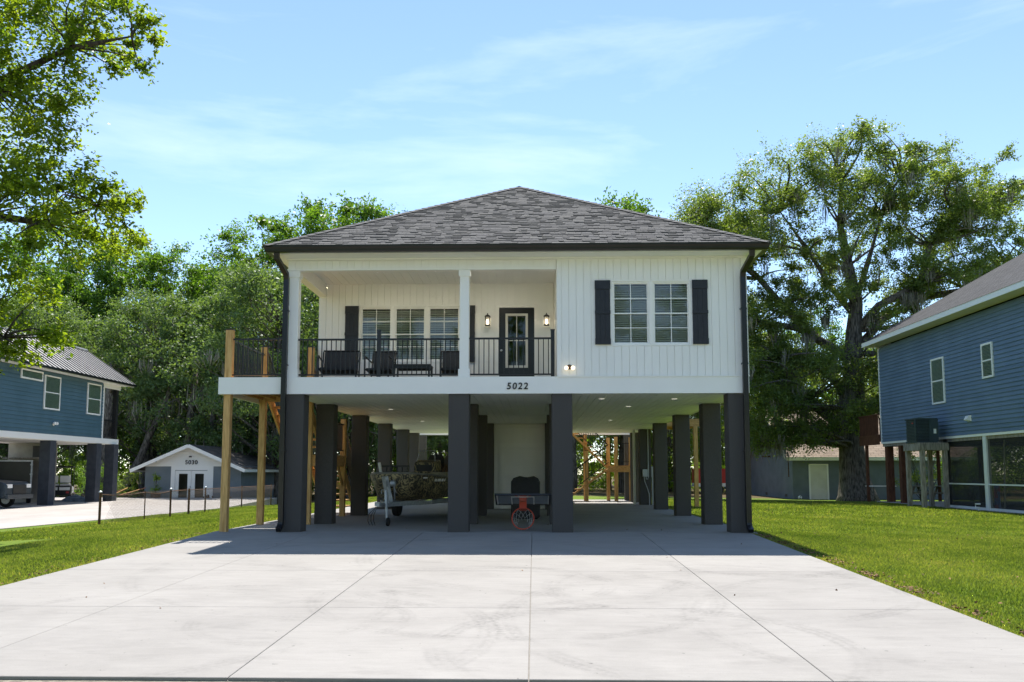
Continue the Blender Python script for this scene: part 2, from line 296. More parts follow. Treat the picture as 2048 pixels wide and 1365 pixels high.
class MB:
    def __init__(s): s.v = []; s.f = []; s.m = []
    def add(s, v, f, mi=0):
        n = len(s.v); s.v += [tuple(p) for p in v]; s.f += [tuple(i + n for i in q) for q in f]; s.m += [mi] * len(f); return s
    def box(s, x0, x1, y0, y1, z0, z1, mi=0):
        v = [(x, y, z) for z in (z0, z1) for y in (y0, y1) for x in (x0, x1)]
        return s.add(v, [(0, 2, 3, 1), (4, 5, 7, 6), (0, 1, 5, 4), (2, 6, 7, 3), (0, 4, 6, 2), (1, 3, 7, 5)], mi)
    def chbox(s, x0, x1, y0, y1, z0, z1, c=0.012, mi=0):
        """upright box with chamfered vertical edges"""
        p = [(x0 + c, y0), (x1 - c, y0), (x1, y0 + c), (x1, y1 - c), (x1 - c, y1), (x0 + c, y1), (x0, y1 - c), (x0, y0 + c)]
        return s.prism(p, z0, z1, mi)
    def prism(s, p, z0, z1, mi=0):
        n = len(p); v = [(x, y, z0) for x, y in p] + [(x, y, z1) for x, y in p]
        return s.add(v, [tuple(range(n))[::-1], tuple(range(n, 2 * n))] + [(i, (i + 1) % n, n + (i + 1) % n, n + i) for i in range(n)], mi)
    def tube(s, pts, rad, n=8, mi=0, caps=True):
        pts = [Vector(p) for p in pts]; k = len(pts); rad = [rad] * k if isinstance(rad, (int, float)) else [float(q) for q in rad]
        vs = []; up = Vector((0, 0, 1))
        for i in range(k):
            d = (pts[min(i + 1, k - 1)] - pts[max(i - 1, 0)]).normalized()
            a = d.cross(up if abs(d.z) < 0.95 else Vector((0, 1, 0))).normalized(); b = d.cross(a)
            vs += [pts[i] + rad[i] * (math.cos(t) * a + math.sin(t) * b) for t in [2 * math.pi * j / n for j in range(n)]]
        f = [(i * n + j, i * n + (j + 1) % n, (i + 1) * n + (j + 1) % n, (i + 1) * n + j) for i in range(k - 1) for j in range(n)]
        if caps: f += [tuple(range(n))[::-1], tuple(range((k - 1) * n, k * n))]
        return s.add(vs, f, mi)
    def lathe(s, prof, n=20, c=(0, 0, 0), axis='Z', mi=0):
        vs = []
        for r, z in prof:
            for j in range(n):
                t = 2 * math.pi * j / n; a, b = r * math.cos(t), r * math.sin(t)
                q = {'Z': (a, b, z), 'X': (z, a, b), 'Y': (a, z, b)}[axis]; vs.append((q[0] + c[0], q[1] + c[1], q[2] + c[2]))
        k = len(prof); f = [(i * n + j, i * n + (j + 1) % n, (i + 1) * n + (j + 1) % n, (i + 1) * n + j) for i in range(k - 1) for j in range(n)]
        f += [tuple(range(n))[::-1], tuple(range((k - 1) * n, k * n))]
        return s.add(vs, f, mi)
    def torus(s, c, R_, r, nx=(1, 0, 0), ny=(0, 1, 0), n=32, k=8, mi=0):
        nx, ny = Vector(nx).normalized(), Vector(ny).normalized(); w = nx.cross(ny); c = Vector(c); vs = []
        for i in range(n):
            t = 2 * math.pi * i / n; d = math.cos(t) * nx + math.sin(t) * ny
            vs += [c + d * (R_ + r * math.cos(u)) + w * (r * math.sin(u)) for u in [2 * math.pi * j / k for j in range(k)]]
        return s.add(vs, [(i * k + j, ((i + 1) % n) * k + j, ((i + 1) % n) * k + (j + 1) % k, i * k + (j + 1) % k) for i in range(n) for j in range(k)], mi)
    def build(s, name, m, parent=None, loc=None, smooth=False, uv=None, **props):
        me = bpy.data.meshes.new(name); me.from_pydata([tuple(p) for p in s.v], [], s.f)
        for q in (m if isinstance(m, (list, tuple)) else [m]): me.materials.append(q)
        if any(s.m): me.polygons.foreach_set('material_index', s.m)
        if smooth: me.polygons.foreach_set('use_smooth', [True] * len(me.polygons))
        if uv:
            ul = me.uv_layers.new(name='UVMap')
            for l in me.loops: ul.data[l.index].uv = uv(me.vertices[l.vertex_index].co)
        me.update(); o = bpy.data.objects.new(name, me)
        if loc: o.location = loc
        return link(o, parent, **props)
def npmesh(name, V, F, m, parent=None, rnd=None, loc=None, smooth=False, **props):
    k = F.shape[1]; me = bpy.data.meshes.new(name); me.vertices.add(len(V)); me.vertices.foreach_set('co', V.astype(np.float32).ravel())
    me.loops.add(F.size); me.loops.foreach_set('vertex_index', F.astype(np.int32).ravel())
    me.polygons.add(len(F)); me.polygons.foreach_set('loop_start', np.arange(0, F.size, k, dtype=np.int32))
    try: me.polygons.foreach_set('loop_total', np.full(len(F), k, dtype=np.int32))
    except Exception: pass
    if rnd is not None:
        a = me.attributes.new('rnd', 'FLOAT', 'POINT'); a.data.foreach_set('value', rnd.astype(np.float32))
    me.materials.append(m); me.update(calc_edges=True); me.validate()
    if smooth: me.polygons.foreach_set('use_smooth', [True] * len(me.polygons))
    o = bpy.data.objects.new(name, me)
    if loc is not None: o.location = loc
    return link(o, parent, **props)
def text_piece(ch, size, m, parent, loc, rot, name='digit', shear=0.0, ext=0.008, offset=0.0):
    cu = bpy.data.curves.new('glyph', 'FONT'); cu.body = ch; cu.size = size; cu.extrude = ext; cu.align_x = 'CENTER'; cu.shear = shear; cu.offset = offset; cu.resolution_u = 4
    t = bpy.data.objects.new('glyph', cu); C.objects.link(t); dg = bpy.context.evaluated_depsgraph_get()
    me = bpy.data.meshes.new_from_object(t.evaluated_get(dg)); bpy.data.objects.remove(t); bpy.data.curves.remove(cu)
    me.materials.clear(); me.materials.append(m); o = bpy.data.objects.new(name, me); o.location = loc; o.rotation_euler = rot
    return link(o, parent)

# ------------------------------------------------------------------ terrain
def sm(t): t = np.clip(t, 0, 1); return t * t * (3 - 2 * t)
def gz(x, y):
    x = np.asarray(x, float); y = np.asarray(y, float)
    z = 0.026 * np.clip(y, -11, 0)
    z = z - 0.34 * sm((-6.8 - x) / 5.6) - 0.36 * sm((y - 20) / 14) * sm((-7 - x) / 6)
    z = z - 0.0155 * np.clip(x - 4.6, 0, 11.5) - 0.20 * sm((y - 20) / 14) * sm((x + 2) / 6)
    return z
def H(x, y): return float(gz(x, y))
xs = np.unique(np.concatenate([np.linspace(-400, -60, 12), np.linspace(-60, 60, 121), np.linspace(60, 400, 12)]))
ys = np.unique(np.concatenate([np.linspace(-300, -40, 10), np.linspace(-40, -11, 12), np.linspace(-11, 70, 82), np.linspace(70, 500, 14)]))
XX, YY = np.meshgrid(xs, ys); V = np.stack([XX, YY, gz(XX, YY) - 0.03], -1).reshape(-1, 3); nx, ny = len(xs), len(ys)
ii = np.arange(nx * ny).reshape(ny, nx); F = np.stack([ii[:-1, :-1], ii[:-1, 1:], ii[1:, 1:], ii[1:, :-1]], -1).reshape(-1, 4)
npmesh('lawn', V, F, lawnm, kind='structure')
# road strip along the bottom of the drive
mb = MB(); yy = [-10.66, -11.0, -18.5, -25]; zz = [-0.30, -0.302, -0.30, -0.30]
mb.add([(x, y, z) for y, z in zip(yy, zz) for x in (-60, 60)], [(2 * i + 2, 2 * i + 3, 2 * i + 1, 2 * i) for i in range(3)])
mb.build('road', roadm, kind='structure')
# driveway in slabs
XJ = [-6.36, -4.36, -2.18, -0.04, 2.09, 4.22]; YJ = [-0.012, -2.65, -5.30, -7.95, -10.64]
base = MB(); base.add([(x, y, 0.026 * y - 0.022) for y in (YJ[0], YJ[-1]) for x in (XJ[0] + .01, XJ[-1] - .01)], [(2, 3, 1, 0)])
drive = base.build('driveway', mat('joint_dirt', (0.20, 0.185, 0.165), (0.28, 0.26, 0.235), rough=0.95, scale=20), kind='structure')
for i in range(5):
    for j in range(4):
        x0, x1, y0, y1 = XJ[i] + .0035, XJ[i + 1] - .0035, YJ[j + 1] + .002, YJ[j] - .002; c = .004
        mb = MB()
        lo = [(x0, y0), (x1, y0), (x1, y1), (x0, y1)]; hi = [(x0 + c, y0 + c), (x1 - c, y0 + c), (x1 - c, y1 - c), (x0 + c, y1 - c)]
        v = [(x, y, .026 * y - .13) for x, y in lo] + [(x, y, .026 * y - c) for x, y in lo] + [(x, y, .026 * y) for x, y in hi]
        f = [(8, 9, 10, 11)] + [(a + k, a + (k + 1) % 4, a + 4 + (k + 1) % 4, a + 4 + k) for a in (0, 4) for k in range(4)]
        mb.add(v, f).build('slab', concrete, drive)
hs = MB(); hs.box(-6.36, 4.36, 0.0, 17.6, -.25, 0); hs.box(-1.5, 4.36, 17.61, 20.2, -.25, -.004)
hs.build('carport_slab', concrete, kind='structure')
# ------------------------------------------------------------------ the main house
house = thing('elevated_house', 'white house raised on charcoal piers, numbered 5022, with dark hip roof', 'house')
PR = [0, 2.571, 6.391, 10.325, 14.102, 16.85, 19.2]; PX = [-5.017, -1.70, 0.36, 3.848]; PW = 0.41; ZC = 2.74
pm = MB().chbox(0, PW, 0, PW, 0, ZC, 0.012)
pier0 = None
for r, y in enumerate(PR):
    for c, x in enumerate(PX):
        if r >= 6 and c in (1, 2): continue
        if r in (4, 5) and c in (1, 2): continue
        if pier0 is None: pier0 = pm.build('pier', stucco, house, loc=(x, y, 0))
        else:
            o = pier0.copy(); o.location = (x, y, 0); C.objects.link(o)
XL, XRW = -5.02, 4.262
# floor platform and skirt band
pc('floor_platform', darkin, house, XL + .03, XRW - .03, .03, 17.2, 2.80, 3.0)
pc('skirt_band', trim, house, -6.335, XRW, -.034, -.002, 2.735, 3.075)
pc('skirt_band', trim, house, XRW - .02, XRW + .012, .0, 17.2, 2.735, 3.075)
pc('skirt_band', trim, house, XL - .012, XL + .02, 2.62, 17.2, 2.735, 3.075)
pc('skirt_cap', trim, house, 0.47, XRW + .012, -.052, -.036, 3.062, 3.088)
# under-floor ceiling in long boards
ceil = pc('carport_ceiling', soffit, house, XL + .05, XRW - .05, .02, 17.18, 2.762, 2.795)
YC = [0.01, 3.66, 7.32, 10.98, 14.64, 17.18]; w = 0.1705; n = int((XRW - XL - .06) / w)
for j in range(5):
    for i in range(n):
        x0 = XL + .03 + i * w
        o = bpy.data.objects.new('ceiling_board', unit(soffit)); o.location = (x0 + w / 2, (YC[j] + YC[j + 1]) / 2, 2.752)
        o.scale = (w - .010, YC[j + 1] - YC[j] - .006, .02); link(o, house)
candim = mat('softly_lit_can', (.8, .8, .78), emit=((1, 0.95, 0.86), .12))
for x, y in ((-3.55, 4.1), (-3.4, 9.0), (2.25, 3.3), (2.3, 8.6), (1.45, 1.2), (3.0, 1.25)):
    o = MB().lathe([(.075, 0), (.085, .006), (.085, .012)], 20).build('recessed_can', trim, house, loc=(x, y, 2.731)); MB().lathe([(.062, -.004), (.060, -.006)], 20).build('lens', candim, o)

# vertical siding ------------------------------------------------------------
def clad(parent, axis, plane, a0, a1, z0, z1, holes, sgn, bw=0.152, thick=0.014):
    """vertical boards on a plane; holes = [(a0,a1,z0,z1)]"""
    n = max(1, round((a1 - a0) / bw)); w_ = (a1 - a0) / n
    for i in range(n):
        p, q = a0 + i * w_ + .0035, a0 + (i + 1) * w_ - .0035
        cuts = sorted(set([p, q] + [e for h in holes for e in (h[0], h[1]) if p < e < q]))
        for p2, q2 in zip(cuts[:-1], cuts[1:]):
            if q2 - p2 < .012: continue
            mid = (p2 + q2) / 2; segs = [(z0, z1)]
            for h in holes:
                if h[0] < mid < h[1]:
                    new = []
                    for s0, s1 in segs:
                        if h[3] <= s0 or h[2] >= s1: new.append((s0, s1)); continue
                        if h[2] > s0: new.append((s0, h[2]))
                        if h[3] < s1: new.append((h[3], s1))
                    segs = new
            for s0, s1 in segs:
                if s1 - s0 < .02: continue
                if axis == 'Y': pc('siding_board', white, parent, p2, q2, plane, plane + sgn * thick, s0, s1)
                else: pc('siding_board', white, parent, plane, plane + sgn * thick, p2, q2, s0, s1)
def backing(name, axis, y0, y1, a0, a1, z0, z1, holes, m=white):
    mb = MB(); xs = sorted(set([a0, a1] + [e for h in holes for e in h[:2]]))
    for p, q in zip(xs[:-1], xs[1:]):
        hs_ = [h for h in holes if h[0] < (p + q) / 2 < h[1]]; segs = [(z0, z1)]
        if hs_:
            h = hs_[0]; segs = [(z0, h[2]), (h[3], z1)]
        for s0, s1 in segs:
            if s1 - s0 < 1e-4: continue
            mb.box(p, q, y0, y1, s0, s1) if axis == 'Y' else mb.box(y0, y1, p, q, s0, s1)
    return mb.build(name, m, house)
ZT = 5.50
wr = [(1.578, 2.332, 3.715, 5.0), (2.388, 3.142, 3.715, 5.0)]
fw = backing('front_wall', 'Y', .016, .12, .47, XRW, 3.0, ZT, wr)
clad(fw, 'Y', .014, .56, XRW - .10, 3.09, ZT - .03, [(1.54, 3.18, 3.685, 5.035)], -1)
for x0, x1 in ((.468, .56), (XRW - .10, XRW + .014)): pc('corner_trim', trim, fw, x0, x1, -.012, .014, 3.08, ZT)
pc('corner_trim', trim, fw, XRW + .001, XRW + .016, .0145, .10, 3.08, ZT)
PB = 2.60
wl = [(-4.044, -3.293, 3.738, 5.022), (-3.247, -2.501, 3.738, 5.022), (-2.459, -1.704, 3.738, 5.022)]
dr = [(-.80, .02, 3.0, 4.99)]
bw_ = backing('porch_back_wall', 'Y', PB + .016, PB + .12, XL, XRW - .13, 3.0, 5.60, wl + dr)
clad(bw_, 'Y', PB + .014, XL + .02, .46, 3.02, 5.56, [(-4.075, -1.672, 3.70, 5.065), (-.88, .10, 3.0, 5.06)], -1)
rw = backing('porch_return_wall', 'X', .50, .60, .125, PB + .01, 3.0, 5.58, [])
clad(rw, 'X', .499, .13, PB, 3.02, 5.56, [], -1)
sw = backing('side_wall', 'X', XRW - .115, XRW - .013, .125, 17.2, 3.0, ZT, [])
clad(sw, 'X', XRW - .012, .12, 17.2, 3.08, ZT, [], 1, bw=.305)
sw2 = backing('side_wall', 'X', XL + .013, XL + .115, PB + .13, 17.2, 3.0, ZT, [])
clad(sw2, 'X', XL + .012, PB + .02, 17.2, 3.08, ZT, [], -1, bw=.305)
backing('rear_wall', 'Y', 17.09, 17.2, XL + .13, XRW - .13, 3.0, ZT, [])
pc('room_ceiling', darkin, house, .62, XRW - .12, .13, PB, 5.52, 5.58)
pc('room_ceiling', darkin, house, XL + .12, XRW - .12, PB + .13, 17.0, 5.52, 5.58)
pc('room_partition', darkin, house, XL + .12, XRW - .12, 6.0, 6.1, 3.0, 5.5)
# porch floor, frieze beams, ceiling
pf = pc('porch_floor', greywood, house, XL, .48, 0.0, PB, 3.0, 3.025)
fz = pc('porch_frieze', white, house, XL + .03, .467, .03, .16, 5.27, ZT)
clad(fz, 'Y', .029, XL + .02, .46, 5.295, ZT - .03, [], -1)
pc('frieze_trim', trim, fz, XL, .466, .000, .165, 5.262, 5.292)
fz2 = pc('porch_frieze', white, house, XL + .03, XL + .16, .17, PB, 5.27, 5.58)
clad(fz2, 'X', XL + .162, .18, PB, 5.30, 5.56, [], 1); pc('frieze_trim', trim, fz2, XL, XL + .19, .17, PB, 5.262, 5.292)
pcl = pc('porch_ceiling', soffit, house, XL, .5, .17, PB + .1, 5.572, 5.60)
for i in range(27):
    pc('ceiling_board', soffit, pcl, XL + .17 + i * .191, XL + .17 + (i + 1) * .191 - .006, .165, PB + .01, 5.556, 5.571)
for x in (-3.42, -2.14, -.83):
    d = MB().lathe([(.10, .004), (.10, 0), (.083, -.006)], 24).build('recessed_light', trim, house, loc=(x, 1.25, 5.552), smooth=False)
    MB().lathe([(.078, -.0085), (.076, -.010)], 24).build('lens', ledm, d)
# columns
for nm, x0, x1 in (('c', -1.49, -1.30), ('l', -4.965, -4.775)):
    k = MB().chbox(x0, x1, .03, .22, 3.02, 5.265, .008).build('porch_column', trim, house)
    e = .022
    pc('column_base', trim, k, x0 - e, x1 + e, .03 - e, .22 + e, 3.03, 3.235); pc('column_cap', trim, k, x0 - e, x1 + e, .03 - e, .22 + e, 5.13, 5.258)
# soffit under the eave, frieze vent strip, gutters
EX0, EX1, EY0, EY1 = -5.30, 4.58, -.56, 17.75
so = MB(); z = ZT + .002
so.box(EX0 + .04, EX1 - .04, EY0 + .04, .0, z, z + .02); so.box(EX0 + .04, XL, .0, EY1, z, z + .02); so.box(XRW + .015, EX1 - .04, .0, EY1, z, z + .02); so.box(XL, XRW, 17.2, EY1, z, z + .02)
so = so.build('eave_soffit', soffit, house)
pc('soffit_trim', trim, so, XL, XRW, -.045, -.002, ZT - .030, ZT); pc('soffit_vent', white, so, XL + .02, XRW - .02, -.40, -.37, ZT - .006, ZT)
sec = [(0, 5.50), (-.085, 5.50), (-.105, 5.53), (-.11, 5.56), (-.125, 5.60), (-.13, 5.638), (-.118, 5.638), (-.11, 5.61), (0, 5.61)]
def extr(sec, a, b, horiz):
    k = len(sec)
    v = [a(s) for s in sec] + [b(s) for s in sec]
    return MB().add(v, [tuple(range(k)), tuple(range(2 * k - 1, k - 1, -1))] + [(i, k + i, k + (i + 1) % k, (i + 1) % k) for i in range(k)])
e0 = EY0 + .10; exl = EX0 + .10; exr = EX1 - .10
extr(sec, lambda s: (exl + s[0], e0 + s[0], s[1]), lambda s: (exr - s[0], e0 + s[0], s[1]), 1).build('gutter', blackg, house)
extr(sec, lambda s: (exl + s[0], e0 + s[0], s[1]), lambda s: (exl + s[0], EY1, s[1]), 1).build('gutter', blackg, house)
extr(sec, lambda s: (exr - s[0], e0 + s[0], s[1]), lambda s: (exr - s[0], EY1, s[1]), 1).build('gutter', blackg, house)
for s, x, xt in ((-1, -4.99, -5.08), (1, 4.175, 4.27)):
    ds = MB(); w2 = .05
    path = [(xt, -.50, 5.50), (xt, -.48, 5.40), (x, -.14, 5.16), (x, -.10, 5.05), (x, -.10, 2.6), (x, -.07, .2), (x, -.09, .13), (x, -.22, .05)]
    prev = None; vs = []; k = len(path)
    for i, p in enumerate(path):
        d = (Vector(path[min(i + 1, k - 1)]) - Vector(path[max(i - 1, 0)])).normalized(); nrm = Vector((1, 0, 0)).cross(d).normalized()
        P_ = Vector(p); vs += [P_ + Vector((-w2, 0, 0)) - nrm * .04, P_ + Vector((w2, 0, 0)) - nrm * .04, P_ + Vector((w2, 0, 0)) + nrm * .04, P_ + Vector((-w2, 0, 0)) + nrm * .04]
    f = [(a * 4 + j, a * 4 + (j + 1) % 4, a * 4 + 4 + (j + 1) % 4, a * 4 + 4 + j) for a in range(k - 1) for j in range(4)] + [(3, 2, 1, 0), tuple(range(4 * k - 4, 4 * k))]
    dso = ds.add(vs, f).build('downspout', blackg, house)
    for zz in (4.4, 3.3, 1.6): pc('strap', blackm, dso, x - .062, x + .062, -.13, -.03 if zz > 2.7 else -.005, zz, zz + .03)
# roof -----------------------------------------------------------------------
RX0, RX1, RY0, RY1, RZ0 = EX0 - .01, EX1 + .01, EY0 - .02, EY1, 5.618
hw = (RX1 - RX0) / 2; rc = (RX0 + RX1) / 2; RZ1 = RZ0 + hw * .578
A, B, Cc, D = (RX0, RY0, RZ0), (RX1, RY0, RZ0), (RX1, RY1, RZ0), (RX0, RY1, RZ0); E, Fp = (rc, RY0 + hw, RZ1), (rc, RY1 - hw, RZ1)
roof = MB().add([A, B, Cc, D, E, Fp], [(0, 1, 4), (1, 2, 5, 4), (2, 3, 5), (3, 0, 4, 5), (3, 2, 1, 0)]).build('roof', shing[5], house)
def shingle_face(P0, P1, Q0, Q1, seed, single=0):
    """courses between eave P0-P1 and top Q0-Q1; the first `single` shingles become parts, the rest one mesh"""
    rnd = random.Random(seed); P0, P1, Q0, Q1 = map(Vector, (P0, P1, Q0, Q1)); u = (P1 - P0).normalized(); nrm = u.cross(Q0 - P0).normalized()
    vdir = nrm.cross(u); Ls = (Q0 - P0).dot(vdir); ex = .132; mb = MB(); made = 0; k = 0
    while k * ex < Ls - .05:
        t = k * ex / Ls; t2 = min(1, (k * ex + ex * .97) / Ls); a = P0.lerp(Q0, t2); b = P1.lerp(Q1, t2); a0 = (a - P0).dot(u); b0 = (b - P0).dot(u); pos = a0
        while pos < b0 - .02:
            wd_ = min(rnd.choice((.10, .13, .16, .20, .25)), b0 - pos); rise = rnd.choice((.010, .012, .020, .024)); mi = rnd.choice((0, 0, 1, 1, 2, 2, 3, 4, 4, 5))
            o_ = P0 + u * pos + vdir * (k * ex); x1 = u * (wd_ - .006); lift = nrm * .006
            v = [o_ + lift, o_ + x1 + lift, o_ + x1 + vdir * ex * 1.05 + lift, o_ + vdir * ex * 1.05 + lift, o_ + nrm * (rise + .008), o_ + x1 + nrm * (rise + .008), o_ + x1 + vdir * ex * 1.05 + nrm * .010, o_ + vdir * ex * 1.05 + nrm * .010]
            f = [(4, 5, 6, 7), (0, 1, 5, 4), (1, 2, 6, 5), (3, 0, 4, 7)]
            if made < single: MB().add(v, f).build('shingle', shing[mi], roof); made += 1
            else: mb.add(v, f, mi)
            pos += wd_
        k += 1
    return mb
shingle_face(A, B, E, E, 1, 300).build('shingle_courses', shing, roof, kind='stuff')
shingle_face(B, Cc, E, Fp, 2).build('shingle_courses', shing, roof, kind='stuff')
shingle_face(D, A, Fp, E, 3).build('shingle_courses', shing, roof, kind='stuff')
shingle_face(Cc, D, Fp, Fp, 4).build('shingle_courses', shing, roof, kind='stuff')
def caps(p, q, nm):
    p, q = Vector(p), Vector(q); d = (q - p).normalized(); n = int((q - p).length / .2)
    side = d.cross(Vector((0, 0, 1))).normalized(); up = side.cross(d); mb = MB()
    for i in range(n):
        o_ = p + d * (i * .2) + up * .018; e = o_ + d * .25 - up * .012
        mb.add([o_ - side * .14 - up * .030, o_ + up * .016, o_ + side * .14 - up * .030, e - side * .14 - up * .030, e + up * .016, e + side * .14 - up * .030], [(0, 1, 4, 3), (1, 2, 5, 4), (0, 2, 1)], random.choice((0, 1, 2, 4)))
    mb.build(nm, shing, roof)
caps(A, E, 'hip_cap'); caps(B, E, 'hip_cap'); caps(E, Fp, 'ridge_cap')

# windows ---------------------------------------------------------------------
def dh_window(x0, x1, z0, z1, y, seed=0):
    """double-hung window set in an opening of the wall whose face is at y"""
    wi = MB(); t = .030
    wi.box(x0, x0 + t, y + .0, y + .10, z0, z1); wi.box(x1 - t, x1, y + .0, y + .10, z0, z1); wi.box(x0 + t, x1 - t, y + .0, y + .10, z1 - t, z1); wi.box(x0 + t, x1 - t, y - .004, y + .10, z0, z0 + t)
    wi = wi.build('window', trim, house); zm = (z0 + z1) / 2
    for k, (a, b, yy) in enumerate(((zm - .018, z1 - t, y + .022), (z0 + t, zm + .018, y + .042))):
        s_ = MB(); q = .022; X0, X1 = x0 + t + .001, x1 - t - .001
        s_.box(X0, X0 + q, yy, yy + .018, a, b); s_.box(X1 - q, X1, yy, yy + .018, a, b); s_.box(X0 + q, X1 - q, yy, yy + .018, a, a + q); s_.box(X0 + q, X1 - q, yy, yy + .018, b - q, b)
        s_.build('sash', trim, wi); xm = (X0 + X1) / 2; zmm = (a + b) / 2
        pc('muntin', trim, wi, xm - .008, xm + .008, yy + .004, yy + .010, a + q, b - q); pc('muntin', trim, wi, X0 + q, X1 - q, yy + .0045, yy + .0095, zmm - .008, zmm + .008)
        for xa, xb in ((X0 + q, xm - .008), (xm + .008, X1 - q)):
            for za, zb in ((a + q, zmm - .008), (zmm + .008, b - q)):
                MB().add([(xa, yy + .007, za), (xb, yy + .007, za), (xb, yy + .007, zb), (xa, yy + .007, zb)], [(0, 1, 2, 3)]).build('pane', glass, wi)
    bl = MB(); zz = z0 + t + .02; rr = random.Random(seed)
    while zz < z1 - t - .02:
        d = .0155 + rr.uniform(-.0015, .0015)
        bl.add([(x0 + .035, y + .072, zz - d), (x1 - .035, y + .072, zz - d), (x1 - .035, y + .094, zz + d), (x0 + .035, y + .094, zz + d)], [(0, 1, 2, 3)]); zz += .044
    for xx in (x0 + .16, x1 - .16): bl.box(xx - .002, xx + .002, y + .070, y + .0715, z0 + t, z1 - t)
    bl.build('blind', trim, wi, kind='stuff')
    return wi
for i, h in enumerate(wr): dh_window(*h, .012, i)
for i, h in enumerate(wl): dh_window(*h, PB + .012, 5 + i)
def casing(x0, x1, z0, z1, holes, y, d=.022, m=trim):
    mb = MB(); xs = sorted([x0, x1] + [e for h in holes for e in h[:2]])
    for p, q in zip(xs[:-1], xs[1:]):
        hh = [h for h in holes if h[0] < (p + q) / 2 < h[1]]
        if hh: mb.box(p, q, y - d, y + .001, z0, hh[0][2]) if hh[0][2] > z0 else None; mb.box(p, q, y - d, y + .001, hh[0][3], z1)
        else: mb.box(p, q, y - d, y + .001, z0, z1)
    return mb.build('window_casing', m, house)
casing(1.541, 3.179, 3.688, 5.032, wr, .013); casing(-4.073, -1.674, 3.703, 5.062, wl, PB + .013)
casing(-.875, .095, 3.0, 5.055, dr, PB + .013)
def shutter(x0, x1, z0, z1, y):
    s = MB(); n = 3; w_ = (x1 - x0) / n
    s = pc('shutter', navy, house, x0 + .004, x1 - .004, y - .018, y - .004, z0 + .004, z1 - .004)
    for i in range(n): pc('plank', navy, s, x0 + i * w_ + .0015, x0 + (i + 1) * w_ - .0015, y - .030, y - .019, z0, z1)
    hgt = z1 - z0
    for f0, f1 in ((0.86, .995), (.475, .525), (.0, .09)): pc('batten', navy, s, x0 - .004, x1 + .004, y - .046, y - .031, z0 + hgt * f0, z0 + hgt * f1)
for x0, x1, z0, z1, y in ((1.235, 1.54, 3.715, 5.02, 0), (3.18, 3.485, 3.715, 5.02, 0), (-4.39, -4.08, 3.71, 5.04, PB), (-1.668, -1.36, 3.71, 5.04, PB)): shutter(x0, x1, z0, z1, y)
# door
door = MB(); y = PB + .03; x0, x1, z0, z1 = -.795, .015, 3.03, 4.985; gx0, gx1, gz0, gz1 = -.63, -.15, 3.60, 4.83
door.box(x0, gx0, y, y + .045, z0, z1); door.box(gx1, x1, y, y + .045, z0, z1); door.box(gx0, gx1, y, y + .045, z0, gz0); door.box(gx0, gx1, y, y + .045, gz1, z1)
door = door.build('front_door', blackg, house)
fr = MB(); q = .035
for a in ((gx0 - .02, gx0 + q, gz0 - .02, gz1 + .02), (gx1 - q, gx1 + .02, gz0 - .02, gz1 + .02), (gx0 + q, gx1 - q, gz0 - .02, gz0 + q), (gx0 + q, gx1 - q, gz1 - q, gz1 + .02)): fr.box(a[0], a[1], y - .014, y - .001, a[2], a[3])
fr.build('lite_frame', creamd, door); xm = (gx0 + gx1) / 2; zm = (gz0 + gz1) / 2
pc('muntin', creamd, door, xm - .009, xm + .009, y - .008, y + .004, gz0 + q, gz1 - q); pc('muntin', creamd, door, gx0 + q, gx1 - q, y - .007, y + .003, zm - .009, zm + .009)
for xa, xb in ((gx0, xm), (xm, gx1)):
    for za, zb in ((gz0, zm), (zm, gz1)): MB().add([(xa, y + .012, za), (xb, y + .012, za), (xb, y + .012, zb), (xa, y + .012, zb)], [(0, 1, 2, 3)]).build('pane', glass, door)
pc('kick_panel', blackm, door, -.66, -.12, y - .010, y - .001, 3.14, 3.50); MB().lathe([(.0, -.06), (.024, -.055), (.028, -.035), (.012, -.02), (.012, 0)], 12, axis='Y').build('handle', steel, door, loc=(-.745, y, 3.98))
pc('threshold', steel, house, -.80, .02, PB - .02, PB + .06, 3.026, 3.045)
# lanterns beside the door
for x in (-1.06, .30):
    ln = pc('wall_lantern', trim, house, x - .085, x + .085, PB - .022, PB - .001, 4.52, 4.88)
    s = MB()
    for a, b in ((-.05, -.05), (.05, -.05), (-.05, .05), (.05, .05)): s.box(x + a - .006, x + a + .006, PB - .12 + b - .006, PB - .12 + b + .006, 4.56, 4.75)
    s.box(x - .062, x + .062, PB - .182, PB - .058, 4.54, 4.56); s.box(x - .066, x + .066, PB - .186, PB - .054, 4.745, 4.76)
    s.add([(x - .066, PB - .186, 4.76), (x + .066, PB - .186, 4.76), (x + .066, PB - .054, 4.76), (x - .066, PB - .054, 4.76), (x - .018, PB - .138, 4.80), (x + .018, PB - .138, 4.80), (x + .018, PB - .102, 4.80), (x - .018, PB - .102, 4.80)], [(0, 1, 5, 4), (1, 2, 6, 5), (2, 3, 7, 6), (3, 0, 4, 7), (4, 5, 6, 7)])
    s.box(x - .01, x + .01, PB - .13, PB - .11, 4.80, 4.835); s.box(x - .012, x + .012, PB - .11, PB - .022, 4.775, 4.80)
    k = s.build('lantern_cage', blackm, house); MB().lathe([(.004, 0), (.024, .03), (.022, .07), (.010, .11)], 12, c=(x, PB - .12, 4.575)).build('bulb', bulb, k)
